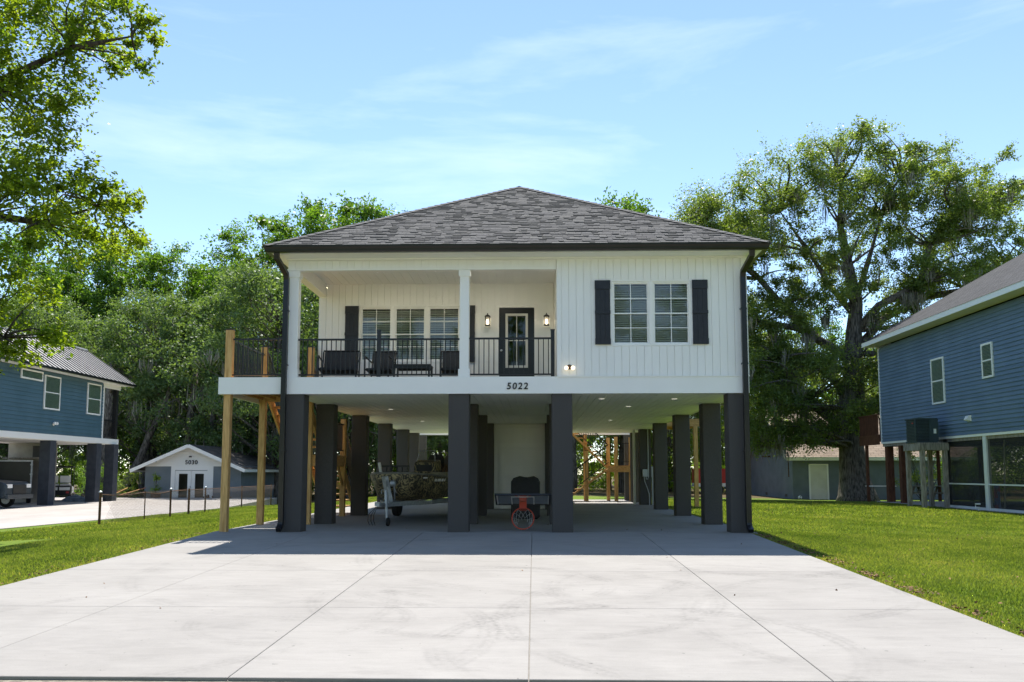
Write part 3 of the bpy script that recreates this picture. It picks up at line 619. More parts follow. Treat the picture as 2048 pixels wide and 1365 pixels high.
# twin spot on the right wall, outlet plate
spotm = mat('lit_spot_lens', (1, .9, .7), emit=((1, .8, .5), .55))
sp = MB().lathe([(.05, 0), (.05, -.02), (.03, -.05)], 16, axis='Y', c=(.715, -.001, 3.265)).build('twin_spotlight', rustp, house)
for dx in (-.065, .065): MB().lathe([(.012, 0), (.035, -.03), (.042, -.075), (.034, -.082)], 14, axis='Y', c=(.715 + dx, -.045, 3.235)).build('lamp_head', spotm, sp)
pc('outlet_plate', trim, house, -1.21, -1.13, PB - .012, PB - .001, 3.42, 3.54)
# house number
for i, ch in enumerate('5022'): text_piece(ch, .185, blackm, house, (-.495 + i * .112, -.043, 2.822), (R(90), 0, 0), shear=.12, offset=.003)
# porch railing
def railing(name, parent, a, b, zt, zb, sp=.098, post=None, m=blackm):
    """level railing between plan points a, b: top and bottom rails with square balusters"""
    a, b = Vector((*a, 0)), Vector((*b, 0)); d = b - a; Ln = d.length; ang = math.atan2(d.y, d.x); mid = (a + b) / 2
    top = bpy.data.objects.new(name, unit(m)); top.location = (mid.x, mid.y, zt); top.scale = (Ln, .04, .035); top.rotation_euler = (0, 0, ang); link(top, parent)
    lo = bpy.data.objects.new('bottom_rail', unit(m)); lo.location = (mid.x, mid.y, zb); lo.scale = (Ln, .035, .028); lo.rotation_euler = (0, 0, ang); link(lo, parent)
    n = max(1, round(Ln / sp))
    for i in range(1, n):
        p = a + d * (i / n); o = bpy.data.objects.new('baluster', unit(m)); o.location = (p.x, p.y, (zt + zb) / 2); o.scale = (.018, .018, zt - zb - .02); link(o, parent)
railing('top_rail', house, (-4.775, .105), (-1.49, .105), 3.855, 3.135); railing('top_rail', house, (-1.30, .105), (.40, .105), 3.865, 3.135)
for x in (-3.13, .385):
    k = MB().chbox(x - .037, x + .037, .07, .145, 3.02, 4.03, .006).build('rail_post', blackm, house); pc('post_cap', blackm, k, x - .045, x + .045, .062, .153, 4.03, 4.045)
# storage closet under the floor
cl = MB(); yS = 10.75; cl.box(-1.29, -1.0, yS, yS + .1, 0, ZC); cl.box(.33, .50, yS, yS + .1, 0, ZC); cl.box(-1.0, .33, yS, yS + .1, 2.0, ZC); cl.box(-1.29, -1.19, yS + .1, 15.5, 0, ZC); cl.box(.40, .50, yS + .1, 15.5, 0, ZC); cl.box(-1.19, .40, 15.4, 15.5, 0, ZC)
clo = cl.build('storage_closet', white, house)
clad(clo, 'Y', yS - .001, -1.28, .49, .01, ZC - .12, [(-1.12, .45, 0, 2.12)], -1, bw=.13)
pc('closet_crown', trim, clo, -1.40, .61, yS - .09, yS - .016, ZC - .11, ZC - .02)
for a in ((-1.12, -.99, 0, 2.12), (.32, .45, 0, 2.12), (-.99, .32, 1.98, 2.12)): pc('door_casing', trim, clo, a[0], a[1], yS - .04, yS - .002, a[2], a[3])
sd = pc('roll_up_door', white, clo, -.99, .32, yS + .05, yS + .08, 0.0, 1.98)
for k in range(4):
    pc('door_section', white, clo, -.985, .315, yS + .030, yS + .049, .01 + k * .494, .01 + k * .494 + .485)
    for j in range(2): pc('door_panel', white, clo, -.93 + j * .62, -.93 + j * .62 + .57, yS + .018, yS + .029, .09 + k * .494, .40 + k * .494)
# services on the right-hand piers
pc('junction_box', conduit, house, 3.93, 4.10, 13.94, 14.095, 1.02, 1.28)
MB().tube([(4.14, 14.06, 2.73), (4.14, 14.06, 1.0), (4.12, 14.04, .93), (4.06, 14.02, .93), (4.05, 14.0, 1.02)], .018, 8).build('conduit', conduit, house)
MB().tube([(3.98, 14.0, 1.02), (4.0, 14.0, .85), (4.09, 14.02, .62), (4.16, 14.05, .40), (4.17, 14.06, .0)], .015, 8).build('conduit', conduit, house)
MB().tube([(3.70, 14.6, 2.74), (3.70, 14.6, 0)], .05, 12).build('drain_pipe', trim, house)
pc('meter_pedestal', conduit, house, 4.30, 4.38, 14.25, 14.35, 0, 1.0); pc('meter_box', conduit, house, 4.25, 4.42, 14.22, 14.38, 1.0, 1.38)
# ------------------------------------------------------------------ timber deck with stairs on the left
deck = thing('side_deck', 'yellow pine deck with black railings and stairs on the left of the white house', 'deck', (0, 0, 0))
def wpost(parent, x, y, z0, z1, s=.14, cap=True, name='post'):
    o = MB().chbox(x - s / 2, x + s / 2, y - s / 2, y + s / 2, z0, z1, .008).build(name, wood, parent)
    if cap: pc('post_cap', blackm, o, x - s / 2 - .008, x + s / 2 + .008, y - s / 2 - .008, y + s / 2 + .008, z1, z1 + .02)
    return o
for x, y, z1 in ((-6.17, .085, 4.05), (-6.20, 2.40, 4.04), (-5.14, 2.46, 4.04)): wpost(deck, x, y, 0, z1)
for i in range(5): pc('joist', woodh, deck, -6.22 + i * .29, -6.22 + i * .29 + .04, .0, 2.32, 2.82, 3.035)
pc('rim_joist', woodh, deck, -6.32, -5.03, 2.36, 2.40, 2.78, 3.035); pc('rim_joist', trim, deck, -6.325, -6.29, .0, 2.5, 2.735, 3.04)
for i in range(17): pc('deck_board', woodh, deck, -6.33, -5.03, .01 + i * .145, .01 + i * .145 + .138, 3.04, 3.066)
railing('top_rail', deck, (-6.10, .085), (-4.98, .085), 3.865, 3.135); railing('top_rail', deck, (-6.17, .16), (-6.20, 2.33), 3.865, 3.135)
def flight(parent, x0, x1, ya, za, yb, zb, n, along='Y'):
    """stairs from (ya,za) down to (yb,zb); open risers, two stringers, n treads"""
    for x in (x0, x1):
        A_, B_ = ((x, ya, za - .13), (x, yb, zb - .13 + .05)) if along == 'Y' else ((ya, x, za - .13), (yb, x, zb - .08))
        strut('stringer', wood, parent, A_, B_, .045 if along == 'Y' else .24, .24 if along == 'Y' else .045)
    for i in range(1, n):
        t = i / n; y = ya + (yb - ya) * t; z = za + (zb - za) * t; d = .14
        if along == 'Y': pc('tread', woodh, parent, x0 - .02, x1 + .02, y - d, y + d, z - .02, z + .02)
        else: pc('tread', woodh, parent, y - d, y + d, x0 - .02, x1 + .02, z - .02, z + .02)
def stairrail(parent, pa, pb, h, n):
    pa, pb = Vector(pa), Vector(pb)
    strut('hand_rail', blackm, parent, pa + Vector((0, 0, h)), pb + Vector((0, 0, h)), .04, .04); strut('bottom_rail', blackm, parent, pa + Vector((0, 0, .12)), pb + Vector((0, 0, .12)), .03, .03)
    for i in range(1, n):
        q = pa.lerp(pb, i / n); pc('baluster', blackm, parent, q.x - .009, q.x + .009, q.y - .009, q.y + .009, q.z + .12, q.z + h)
flight(deck, -6.10, -5.24, 2.50, 3.05, 4.30, 1.62, 8); flight(deck, -6.10, -5.24, 6.12, 1.60, 8.25, .02, 9)
for sx in (-6.16, -5.18): stairrail(deck, (sx, 2.55, 3.05), (sx, 4.3, 1.64), .88, 17); stairrail(deck, (sx, 6.15, 1.6), (sx, 8.25, .1), .88, 18)
for i in range(12): pc('deck_board', woodh, deck, -6.25, -5.07, 4.30 + i * .152, 4.30 + i * .152 + .145, 1.585, 1.612)
pc('rim_joist', woodh, deck, -6.22, -5.10, 4.31, 4.35, 1.33, 1.583); pc('rim_joist', woodh, deck, -6.22, -5.10, 6.07, 6.11, 1.33, 1.583); pc('rim_joist', woodh, deck, -5.13, -5.09, 4.35, 6.07, 1.33, 1.583); pc('rim_joist', woodh, deck, -6.23, -6.19, 4.35, 6.07, 1.33, 1.583)
for x, y in ((-5.14, 5.96), (-6.18, 5.96), (-6.18, 4.42), (-5.14, 4.42)): wpost(deck, x, y, 0, 2.60)
railing('top_rail', deck, (-5.14, 4.5), (-5.14, 5.9), 2.45, 1.75); railing('top_rail', deck, (-6.18, 4.5), (-6.18, 5.9), 2.45, 1.75)
for s in (-1, 1): strut('knee_brace', wood, deck, (-5.14, 5.96 + s * .05, .75), (-5.14 + 0, 5.96 - s * .65, 1.36), .04, .09) if s > 0 else strut('knee_brace', wood, deck, (-5.2, 5.96, .75), (-5.75, 5.96, 1.36), .04, .09)

# rear deck with a dog-leg stair
rd = thing('rear_stairs', 'yellow pine dog-leg stairs with black balusters behind the carport', 'stairs', (0, 0, 0))
for x, y, z1 in ((3.36, 18.0, 2.62), (3.12, 18.9, 2.62), (2.16, 18.95, 2.75), (2.16, 18.05, 2.05), (3.96, 18.0, 2.6)): wpost(rd, x, y, 0, z1)
for i in range(6): pc('deck_board', woodh, rd, 3.05 + i * .152, 3.05 + i * .152 + .145, 17.95, 19.1, 1.42, 1.448)
pc('rim_joist', woodh, rd, 3.04, 4.02, 17.9, 17.945, 1.18, 1.42); pc('rim_joist', woodh, rd, 3.04, 4.02, 19.1, 19.14, 1.18, 1.42)
flight(rd, 18.62, 19.08, 1.55, 2.98, 3.05, 1.46, 8, 'X'); flight(rd, 17.98, 18.50, 3.05, 1.44, 1.15, .0, 9, 'X')
stairrail(rd, (1.6, 18.6, 2.95), (3.05, 18.6, 1.5), .85, 15); stairrail(rd, (3.05, 17.97, 1.46), (1.2, 17.97, .05), .85, 16); railing('top_rail', rd, (3.4, 18.0), (3.96, 18.0), 2.35, 1.6)
for i in range(14): pc('deck_board', woodh, rd, -1.4, 1.6, 17.3 + i * .15, 17.3 + i * .15 + .142, 2.97, 3.0)
pc('rim_joist', trim, rd, -5.0, 4.2, 19.3, 19.34, 2.76, 3.0); pc('rim_joist', woodh, rd, -1.4, 1.6, 17.25, 17.29, 2.75, 2.965)
for x in (-1.3, .2, 1.5): wpost(rd, x, 19.2, 0, 2.95, cap=False)
railing('top_rail', rd, (-1.4, 19.25), (1.6, 19.25), 3.9, 3.1)
# small landing on the right
ld = thing('side_landing', 'bare pine post and beam frame standing on grass right of the carport', 'landing frame', (0, 0, 0))
for y in (13.0, 15.2): wpost(ld, 5.66, y, H(5.66, y), 2.78, cap=False); pc('beam', woodh, ld, 4.30, 5.80, y - .03, y + .03, 2.78, 3.01)
pc('beam', woodh, ld, 5.74, 5.80, 13.04, 15.16, 2.785, 3.005)
for i in range(16): pc('deck_board', woodh, ld, 4.30, 5.86, 12.98 + i * .144, 12.98 + i * .144 + .137, 3.012, 3.038)

# ------------------------------------------------------------------ porch furniture
def sling(name, label, cat, x, y, w, rz=0, group=None):
    t = thing(name, label, cat, (x, y, 3.025), rz, group); h = w / 2
    for sx in (-1, 1):
        fr_ = MB(); X = sx * h
        fr_.tube([(X, -.30, 0), (X, -.30, .60), (X, -.26, .63), (X, .22, .56)], .018, 6); fr_.tube([(X, -.28, .36), (X, .20, .30)], .016, 6); fr_.tube([(X, .14, 0), (X, .20, .30), (X, .32, .80)], .018, 6)
        fr_.build('arm_frame', blackm, t, smooth=True)
    q = h - .03
    MB().add([(-q, -.30, .38), (q, -.30, .38), (q, .18, .31), (-q, .18, .31), (-q, -.30, .33), (q, -.30, .33), (q, .18, .26), (-q, .18, .26)], [(0, 1, 2, 3), (7, 6, 5, 4), (0, 4, 5, 1), (1, 5, 6, 2), (2, 6, 7, 3), (3, 7, 4, 0)]).build('seat', wickerm, t)
    MB().add([(-q, .18, .34), (q, .18, .34), (q, .32, .82), (-q, .32, .82), (-q, .22, .33), (q, .22, .33), (q, .355, .81), (-q, .355, .81)], [(0, 1, 2, 3), (7, 6, 5, 4), (0, 4, 5, 1), (1, 5, 6, 2), (2, 6, 7, 3), (3, 7, 4, 0)]).build('backrest', wickerm, t)
    MB().tube([(-h, -.28, .35), (h, -.28, .35)], .018, 6).build('front_bar', blackm, t); MB().tube([(-h, .32, .82), (h, .32, .82)], .018, 6).build('top_bar', blackm, t)
    return t
sling('patio_loveseat', 'wide black two-seat patio bench at left end of the porch', 'patio bench', -4.22, 1.35, .80, R(4))
sling('patio_armchair', 'black patio armchair behind the tall black railing post', 'patio chair', -3.34, 1.45, .52, R(-6), 'porch armchairs')
sling('patio_armchair', 'black patio armchair partly hidden by the white porch column', 'patio chair', -1.76, 1.45, .52, R(5), 'porch armchairs')
t = thing('coffee_table', 'low black coffee table between the two porch armchairs', 'table', (-2.58, 1.15, 3.025))
pc('table_top', blackm, t, -.40, .40, -.27, .27, .40, .425)
for sx in (-1, 1):
    for sy in (-1, 1): pc('leg', blackm, t, sx * .37 - .02, sx * .37 + .02, sy * .24 - .02, sy * .24 + .02, 0, .40)
    pc('apron', blackm, t, -.35, .35, sx * .24 - .01, sx * .24 + .01, .34, .398)

# ------------------------------------------------------------------ camouflage boat on its trailer
camo = bpy.data.materials.new('grass_camouflage'); camo.use_nodes = True; N = camo.node_tree.nodes; K = camo.node_tree.links
b = N['Principled BSDF']; b.inputs['Roughness'].default_value = .6
g = N.new('ShaderNodeTexCoord'); w1 = N.new('ShaderNodeTexWave'); w1.inputs['Scale'].default_value = 2.2; w1.inputs['Distortion'].default_value = 22; w1.inputs['Detail'].default_value = 5; w1.inputs['Detail Scale'].default_value = 2.0
r1 = N.new('ShaderNodeValToRGB'); els = r1.color_ramp.elements; els[0].color = (.045, .040, .028, 1); els[1].color = (.42, .34, .17, 1); els[1].position = .92
e = els.new(.45); e.color = (.15, .12, .065, 1); e = els.new(.72); e.color = (.26, .21, .10, 1)
K.new(g.outputs['Object'], w1.inputs['Vector']); K.new(w1.outputs['Fac'], r1.inputs['Fac'])
n2 = N.new('ShaderNodeTexNoise'); n2.inputs['Scale'].default_value = 3; n2.inputs['Detail'].default_value = 4; mr = N.new('ShaderNodeMapRange'); mr.inputs['From Min'].default_value = .35; mr.inputs['From Max'].default_value = .65; mr.inputs['To Min'].default_value = .45; mr.inputs['To Max'].default_value = 1.25
mm = N.new('ShaderNodeMixRGB'); mm.blend_type = 'MULTIPLY'; mm.inputs['Fac'].default_value = 1; K.new(g.outputs['Object'], n2.inputs['Vector']); K.new(n2.outputs['Fac'], mr.inputs[0]); K.new(r1.outputs[0], mm.inputs['Color1']); K.new(mr.outputs[0], mm.inputs['Color2']); K.new(mm.outputs[0], b.inputs['Base Color'])
BR = R(-6.5); BL = (-3.27, 2.70, 0)
boat = thing('jon_boat', 'camouflage painted flat-bottomed boat parked under the house', 'boat', BL, BR)
st = [(0.0, .36, .26, 1.15, 1.02, .99), (.10, .44, .32, 1.145, .86, .80), (.35, .58, .42, 1.13, .68, .58), (.8, .75, .56, 1.105, .58, .50), (1.6, .92, .72, 1.07, .54, .48), (3.2, .99, .80, 1.04, .54, .50), (5.0, .97, .80, 1.04, .55, .52)]
hv = []; 
for (y, bg_, bc, zg, zc, zk) in st: hv += [(-bg_, y, zg), (-bg_ - .02, y, zg - .03), (-(bg_ + bc) / 2 - .01, y, (zg + zc) / 2), (-bc, y, zc), (0, y, zk), (bc, y, zc), ((bg_ + bc) / 2 + .01, y, (zg + zc) / 2), (bg_ + .02, y, zg - .03), (bg_, y, zg)]
k = 9; n = len(st); hf = [(i * k + j, i * k + j + 1, (i + 1) * k + j + 1, (i + 1) * k + j) for i in range(n - 1) for j in range(k - 1)] + [tuple(range(k))[::-1], tuple(range((n - 1) * k, n * k))]
MB().add(hv, hf).build('hull', camo, boat, smooth=True)
dk = MB()
for i in range(n - 1):
    a, b_ = st[i], st[i + 1]; z_ = .05 if a[0] < 1.5 else .35
    dk.add([(-a[1] + .01, a[0], a[3] - z_), (a[1] - .01, a[0], a[3] - z_), (b_[1] - .01, b_[0], b_[3] - z_), (-b_[1] + .01, b_[0], b_[3] - z_)], [(0, 1, 2, 3)])
dk.build('deck_floor', camo, boat)
gm = mat('grey_gunwale_rub', (.16, .15, .12), (.22, .21, .17), rough=.5, scale=9)
for s in (-1, 1): MB().tube([(s * a[1], a[0], a[3] + .005) for a in st], .022, 8).build('gunwale', gm, boat, smooth=True)
MB().tube([(-.36, 0, 1.155), (.36, 0, 1.155)], .022, 8).build('gunwale', gm, boat)
for dy, wd_ in ((1.00, .10), (1.15, .17), (1.37, .10), (1.52, .05)):     # registration lettering, too small to read
    xx = .75 + (dy + wd_ / 2 - .8) * .2125 - .012
    pc('registration_mark', trim, boat, xx - .004, xx + .014, dy, dy + wd_, .955, 1.02, rot=(0, R(14), R(-11.5)))
pc('maker_mark', trim, boat, .655, .668, .46, .62, 1.03, 1.06, rot=(0, R(14), R(-20)))
co = MB(); co.add([(-.10, 2.2, .72), (.52, 2.2, .72), (.52, 2.9, .72), (-.10, 2.9, .72), (-.06, 2.30, 1.42), (.48, 2.30, 1.42), (.50, 2.85, 1.50), (-.08, 2.85, 1.50)], [(0, 1, 5, 4), (1, 2, 6, 5), (2, 3, 7, 6), (3, 0, 4, 7), (4, 5, 6, 7)])
co = co.build('console', camo, boat); pc('console_screen', blackpl, co, .0, .40, 2.26, 2.32, 1.20, 1.36, rot=(R(-8), 0, 0))
MB().add([(-.02, 2.42, 1.47), (.44, 2.42, 1.47), (.40, 2.56, 1.72), (.02, 2.56, 1.72)], [(0, 1, 2, 3)]).build('windshield', clear, co)
MB().tube([(-.03, 2.42, 1.46), (.01, 2.56, 1.73), (.41, 2.56, 1.73), (.45, 2.42, 1.46)], .012, 6).build('grab_rail', steel, co)
def bseat(x, y, m):
    s = MB(); s.box(x - .22, x + .22, y - .2, y + .2, 1.02, 1.14); s = s.build('boat_seat', m, boat)
    MB().add([(x - .22, y + .16, 1.14), (x + .22, y + .16, 1.14), (x + .24, y + .26, 1.5), (x + .16, y + .28, 1.66), (x - .16, y + .28, 1.66), (x - .24, y + .26, 1.5), (x - .22, y + .24, 1.14), (x + .22, y + .24, 1.14), (x + .24, y + .34, 1.5), (x + .16, y + .36, 1.66), (x - .16, y + .36, 1.66), (x - .24, y + .34, 1.5)], [(0, 1, 2, 3, 4, 5), (11, 10, 9, 8, 7, 6)] + [(i, 6 + i, 6 + (i + 1) % 6, (i + 1) % 6) for i in range(6)]).build('seat_back', m, s)
    pc('seat_post', steel, s, x - .03, x + .03, y - .03, y + .03, .6, 1.02)
bseat(.62, 3.55, mat('brown_vinyl', (.06, .045, .035), (.09, .07, .055), rough=.5, scale=5)); bseat(.12, 3.7, blackpl)
rk = MB(); 
for i in range(6): rk.box(-.62 + i * .13, -.60 + i * .13, 1.2, 1.24, 1.10, 1.34)
rk.box(-.64, .09, 1.19, 1.25, 1.30, 1.345); rk.box(-.64, .09, 1.19, 1.25, 1.16, 1.19); rk.build('rod_rack', blackpl, boat)
MB().tube([(-.35, .35, 1.08), (-.40, .32, 1.40)], .035, 8).build('marker_float', creamd, boat); MB().tube([(-.12, .3, 1.08), (-.13, .3, 1.36)], .014, 6).build('trolling_shaft', blackm, boat)
MB().tube([(.80, 2.5, 1.04), (.84, 2.45, 1.5)], .012, 6).build('pole_holder', steel, boat); pc('gear_bag', mat('tan_canvas', (.22, .19, .12), (.3, .26, .17), rough=.9, scale=9), boat, .45, .85, 1.9, 2.2, 1.06, 1.18)
rr = np.random.RandomState(4); nb = 900; px = np.stack([rr.uniform(.55, .98, nb), rr.uniform(2.7, 4.8, nb), np.full(nb, 1.0)], 1); tip = px + np.stack([rr.normal(0, .12, nb), rr.normal(0, .12, nb), rr.uniform(.15, .45, nb)], 1)
Vb = np.stack([px + [.012, 0, 0], px - [.012, 0, 0], tip], 1).reshape(-1, 3); npmesh('blind_grass', Vb, np.arange(nb * 3).reshape(-1, 3), leafl, boat, rnd=np.repeat(rr.rand(nb), 3), kind='stuff')
tr = thing('boat_trailer', 'grey galvanised trailer carrying the camouflage boat', 'trailer', BL, BR)
for s in (-1, 1):
    strut('side_rail', steel, tr, (s * .05, -.45, .46), (s * .62, 1.3, .45), .06, .10); strut('side_rail', steel, tr, (s * .62, 1.3, .45), (s * .62, 4.9, .45), .06, .10); pc('bunk', greywood, tr, s * .45 - .05, s * .45 + .05, .9, 4.8, .50, .535)
    wh = MB().lathe([(.16, -.08), (.27, -.085), (.285, -.05), (.285, .05), (.27, .085), (.16, .08)], 28, c=(s * .86, 3.55, .285), axis='X').build('tyre', rubber, tr, smooth=False)
    MB().lathe([(.02, -.06), (.155, -.05), (.16, .0), (.155, .05), (.02, .06)], 20, c=(s * .86, 3.55, .285), axis='X').build('rim', steel, wh); fd = MB()
    for j in range(9):
        a0, a1 = R(10 + j * 18), R(28 + j * 18); fd.add([(s * .86 + dx, 3.55 + .36 * math.cos(a), .285 + .36 * math.sin(a)) for a in (a0, a1) for dx in (-.12, .12)], [(0, 1, 3, 2)])
    fd.build('mudguard', steel, tr)
for y in (1.35, 3.55, 4.7): pc('cross_member', steel, tr, -.62 if y != 3.55 else -.8, .62 if y != 3.55 else .8, y - .04, y + .04, .34 if y == 3.55 else .40, .40 if y == 3.55 else .448)
strut('winch_post', steel, tr, (-.06, .12, .44), (-.16, -.02, 1.08), .13, .09); strut('winch_brace', steel, tr, (0, .30, .44), (.05, -.0, 1.02), .03, .03)
MB().lathe([(.05, -.06), (.07, -.05), (.07, .05), (.05, .06)], 14, c=(.06, -.10, .92), axis='X').build('winch', steel, tr); MB().tube([(.06, -.10, .92), (.13, -.06, .70)], .008, 6).build('winch_strap', steel, tr)
pc('tongue', steel, tr, -.05, .05, -.95, -.40, .42, .50); pc('coupler', steel, tr, -.05, .05, -1.12, -.951, .44, .53)
jk = MB().tube([(.10, -.82, .78), (.16, -.88, .10)], [.032, .026], 10).build('tongue_jack', steel, tr); MB().lathe([(.03, -.03), (.085, -.028), (.095, 0), (.085, .028), (.03, .03)], 20, c=(.185, -.90, .098), axis='X').build('jack_wheel', rubber, jk); MB().tube([(.10, -.82, .78), (.02, -.86, .79), (.02, -.86, .70)], .008, 6).build('jack_handle', steel, jk)
for dx in (-.22, -.16, -.10): MB().tube([(dx * .3, -1.0, .42), (dx, -1.02, .25), (dx * 1.1, -.98, .12), (dx, -.9, .02)], .008, 5).build('safety_chain', blackm, tr)

# ------------------------------------------------------------------ portable basketball hoop tipped forward
hp = thing('basketball_hoop', 'portable basketball hoop tipped forward onto its orange rim', 'basketball hoop', (-.22, 4.9, 0))
bs = [(-.36, .06), (-.28, 0), (.30, 0), (.38, .06), (.38, .92), (.33, 1.02), (.22, 1.08), (.06, 1.05), (-.02, 1.055), (-.14, 1.08), (-.30, 1.03), (-.36, .94)]
v = [(x, -.12, z) for x, z in bs] + [(x * .94, -.20, .04 + z * .93) for x, z in bs] + [(x, .12, z) for x, z in bs]; n = len(bs)
MB().add(v, [tuple(range(n, 2 * n))] + [(i, (i + 1) % n, n + (i + 1) % n, n + i) for i in range(n)] + [(2 * n + i, 2 * n + (i + 1) % n, (i + 1) % n, i) for i in range(n)] + [tuple(range(3 * n - 1, 2 * n - 1, -1))]).build('base_tank', blackpl, hp)
MB().tube([(-.26, -.23, .42), (0, -.24, .50), (.26, -.23, .42)], .022, 6).build('tank_ridge', blackpl, hp); MB().lathe([(.04, -.26), (.04, -.20)], 12, c=(.02, 0, 1.0), axis='Y').build('fill_cap', blackpl, hp)
MB().tube([(0, -.2, .46), (0, -2.2, .56), (0, -3.7, .64)], .045, 12).build('pole', blackm, hp)
# board: near edge high, far edge low; local axes
P0 = Vector((-.57, -4.62, .735)); ux = Vector((1.13, 0, 0)); uy = Vector((0, .64, -.225)); nn = ux.cross(uy).normalized()
if nn.z > 0: nn = -nn
def bquad(a0, a1, b0, b1, d0, d1): return [P0 + ux * a + uy * b_ + nn * d for d in (d0, d1) for b_ in (b0, b1) for a in (a0, a1)]
BF = [(0, 2, 3, 1), (4, 5, 7, 6), (0, 1, 5, 4), (2, 6, 7, 3), (0, 4, 6, 2), (1, 3, 7, 5)]
MB().add(bquad(0.02, .98, .03, .97, .0, .008), BF).build('backboard', clear, hp)
fr = MB()
for q in ((0, 1, 0, .06), (0, 1, .94, 1), (0, .03, .06, .94), (.97, 1, .06, .94)): fr.add(bquad(*q, -.018, .016), BF)
fr.build('board_frame', blackpl, hp); mk = MB()
for q in ((.03, .05, .06, .94), (.95, .97, .06, .94), (.29, .31, .2, .94), (.69, .71, .2, .94), (.31, .69, .2, .25)): mk.add(bquad(*q, .009, .012), BF)
mk.build('white_markings', trim, hp)
for a in (.38, .62): strut('support_arm', blackm, hp, P0 + ux * a + uy * .45 - nn * .03, (0, -3.4, .60), .035, .035)
rc_ = P0 + ux * .5 + uy * .82 + nn * .335
MB().torus(rc_, .225, .012, (1, 0, 0), nn, 40, 8).build('rim', orange, hp, smooth=True)
MB().add(bquad(.435, .565, .70, .95, .012, .15), BF).build('rim_bracket', orange, hp)
net = MB(); dn = uy.normalized()
for i in range(12):
    t0 = 2 * math.pi * i / 12
    for s in (-1, 1):
        pts = []
        for j in range(5):
            q = j / 4; r_ = .22 - .10 * q; a = t0 + s * q * .9; pts.append(rc_ + Vector((1, 0, 0)) * (r_ * math.cos(a)) + nn * (r_ * math.sin(a)) + dn * (.34 * q) + Vector((0, 0, -.05 * q)))
        net.tube(pts, .0035, 4)
net.build('net', netm, hp)
# ------------------------------------------------------------------ blue house on the right (navy siding, screened ground floor)
GR = -.176
rh = thing('blue_house', 'navy blue lap-sided house on the right with white trim and screened ground floor', 'house', (0, 0, 0))
WX, WY0, WY1 = 16.1, 2.0, 22.75
pc('wall', blueR, rh, WX + .03, WX + 9.0, WY0, WY1 - .03, 2.56, 6.95)
nb_ = 29; lap = (6.88 - 2.56) / nb_
for i in range(nb_):
    z = 2.56 + i * lap; MB().add([(WX - .030, WY0, z), (WX + .03, WY0, z), (WX + .03, WY0, z + lap + .012), (WX + .004, WY0, z + lap + .012), (WX - .030, WY1 - .06, z), (WX + .03, WY1 - .06, z), (WX + .03, WY1 - .06, z + lap + .012), (WX + .004, WY1 - .06, z + lap + .012)],
        [(0, 1, 2, 3), (7, 6, 5, 4), (0, 3, 7, 4), (0, 4, 5, 1), (3, 2, 6, 7)]).build('lap_board', blueR, rh)
pc('corner_trim', trim, rh, WX - .036, WX + .05, WY1 - .06, WY1 + .02, 2.5, 6.95); pc('band', trim, rh, WX - .02, WX + .028, WY0, WY1, 2.47, 2.557)
pc('floor_deck', greywood, rh, WX + .03, WX + 9, WY0, WY1, 2.35, 2.55)
ex, ey = 15.42, 22.95; ez = 7.02
pc('soffit', mat('tan_soffit', (.50, .46, .38), (.56, .52, .44), rough=.6, scale=2), rh, ex + .03, WX + .02, WY0, ey - .03, ez - .02, ez + .01); pc('fascia', trim, rh, ex - .01, ex + .028, WY0, ey, ez - .03, ez + .17); pc('fascia', trim, rh, ex, WX + 9.6, ey - .03, ey, ez - .03, ez + .17)
hwR = 4.9; zr = ez + .17 + hwR * .62
rf = MB().add([(ex - .03, WY0, ez + .17), (ex - .03, ey + .03, ez + .17), (ex + hwR, ey - hwR, zr), (ex + hwR, WY0, zr), (ex + 2 * hwR, ey + .03, ez + .17), (ex + 2 * hwR, WY0, ez + .17)], [(0, 3, 2, 1), (1, 2, 4), (2, 3, 5, 4), (0, 1, 4, 5)])
rf.build('roof', roofR, rh, uv=lambda c: (c.y, (c.x - ex) * 1.18))
def sidewin(y0, y1, z0, z1, parent=rh, X=WX, s=-1):
    w_ = MB(); t_ = .07; d0, d1 = (X + s * .055, X + s * .0) if s < 0 else (X, X + .055); d0, d1 = min(d0, d1), max(d0, d1)
    w_.box(d0, d1, y0, y0 + t_, z0, z1); w_.box(d0, d1, y1 - t_, y1, z0, z1); w_.box(d0, d1, y0 + t_, y1 - t_, z0, z0 + t_); w_.box(d0, d1, y0 + t_, y1 - t_, z1 - t_, z1); zm = (z0 + z1) / 2
    if z1 - z0 > .8: w_.box(d0 + .01, d1 - .005, y0 + t_, y1 - t_, zm - .025, zm + .025)
    w_ = w_.build('window', trim, parent); xo = X + s * .022; bl = MB(); zz = z0 + t_ + .03
    while zz < z1 - t_ - .02: bl.box(min(xo, xo + s * .012), max(xo, xo + s * .012), y0 + t_, y1 - t_, zz, zz + .032); zz += .05
    bl.build('blind', mat('green_white_blind', (.66, .76, .66), (.74, .82, .74), rough=.5, scale=3) if 'green_white_blind' not in MATS else MATS['green_white_blind'], w_, kind='stuff')
    xg = X + s * .040; MB().add([(xg, y0 + t_, z0 + t_), (xg, y1 - t_, z0 + t_), (xg, y1 - t_, z1 - t_), (xg, y0 + t_, z1 - t_)], [(0, 1, 2, 3) if s > 0 else (3, 2, 1, 0)]).build('pane', glass, w_)
    return w_
sidewin(16.5, 17.55, 3.88, 5.70, X=WX - .012); sidewin(12.95, 13.68, 4.50, 5.74, X=WX - .012)
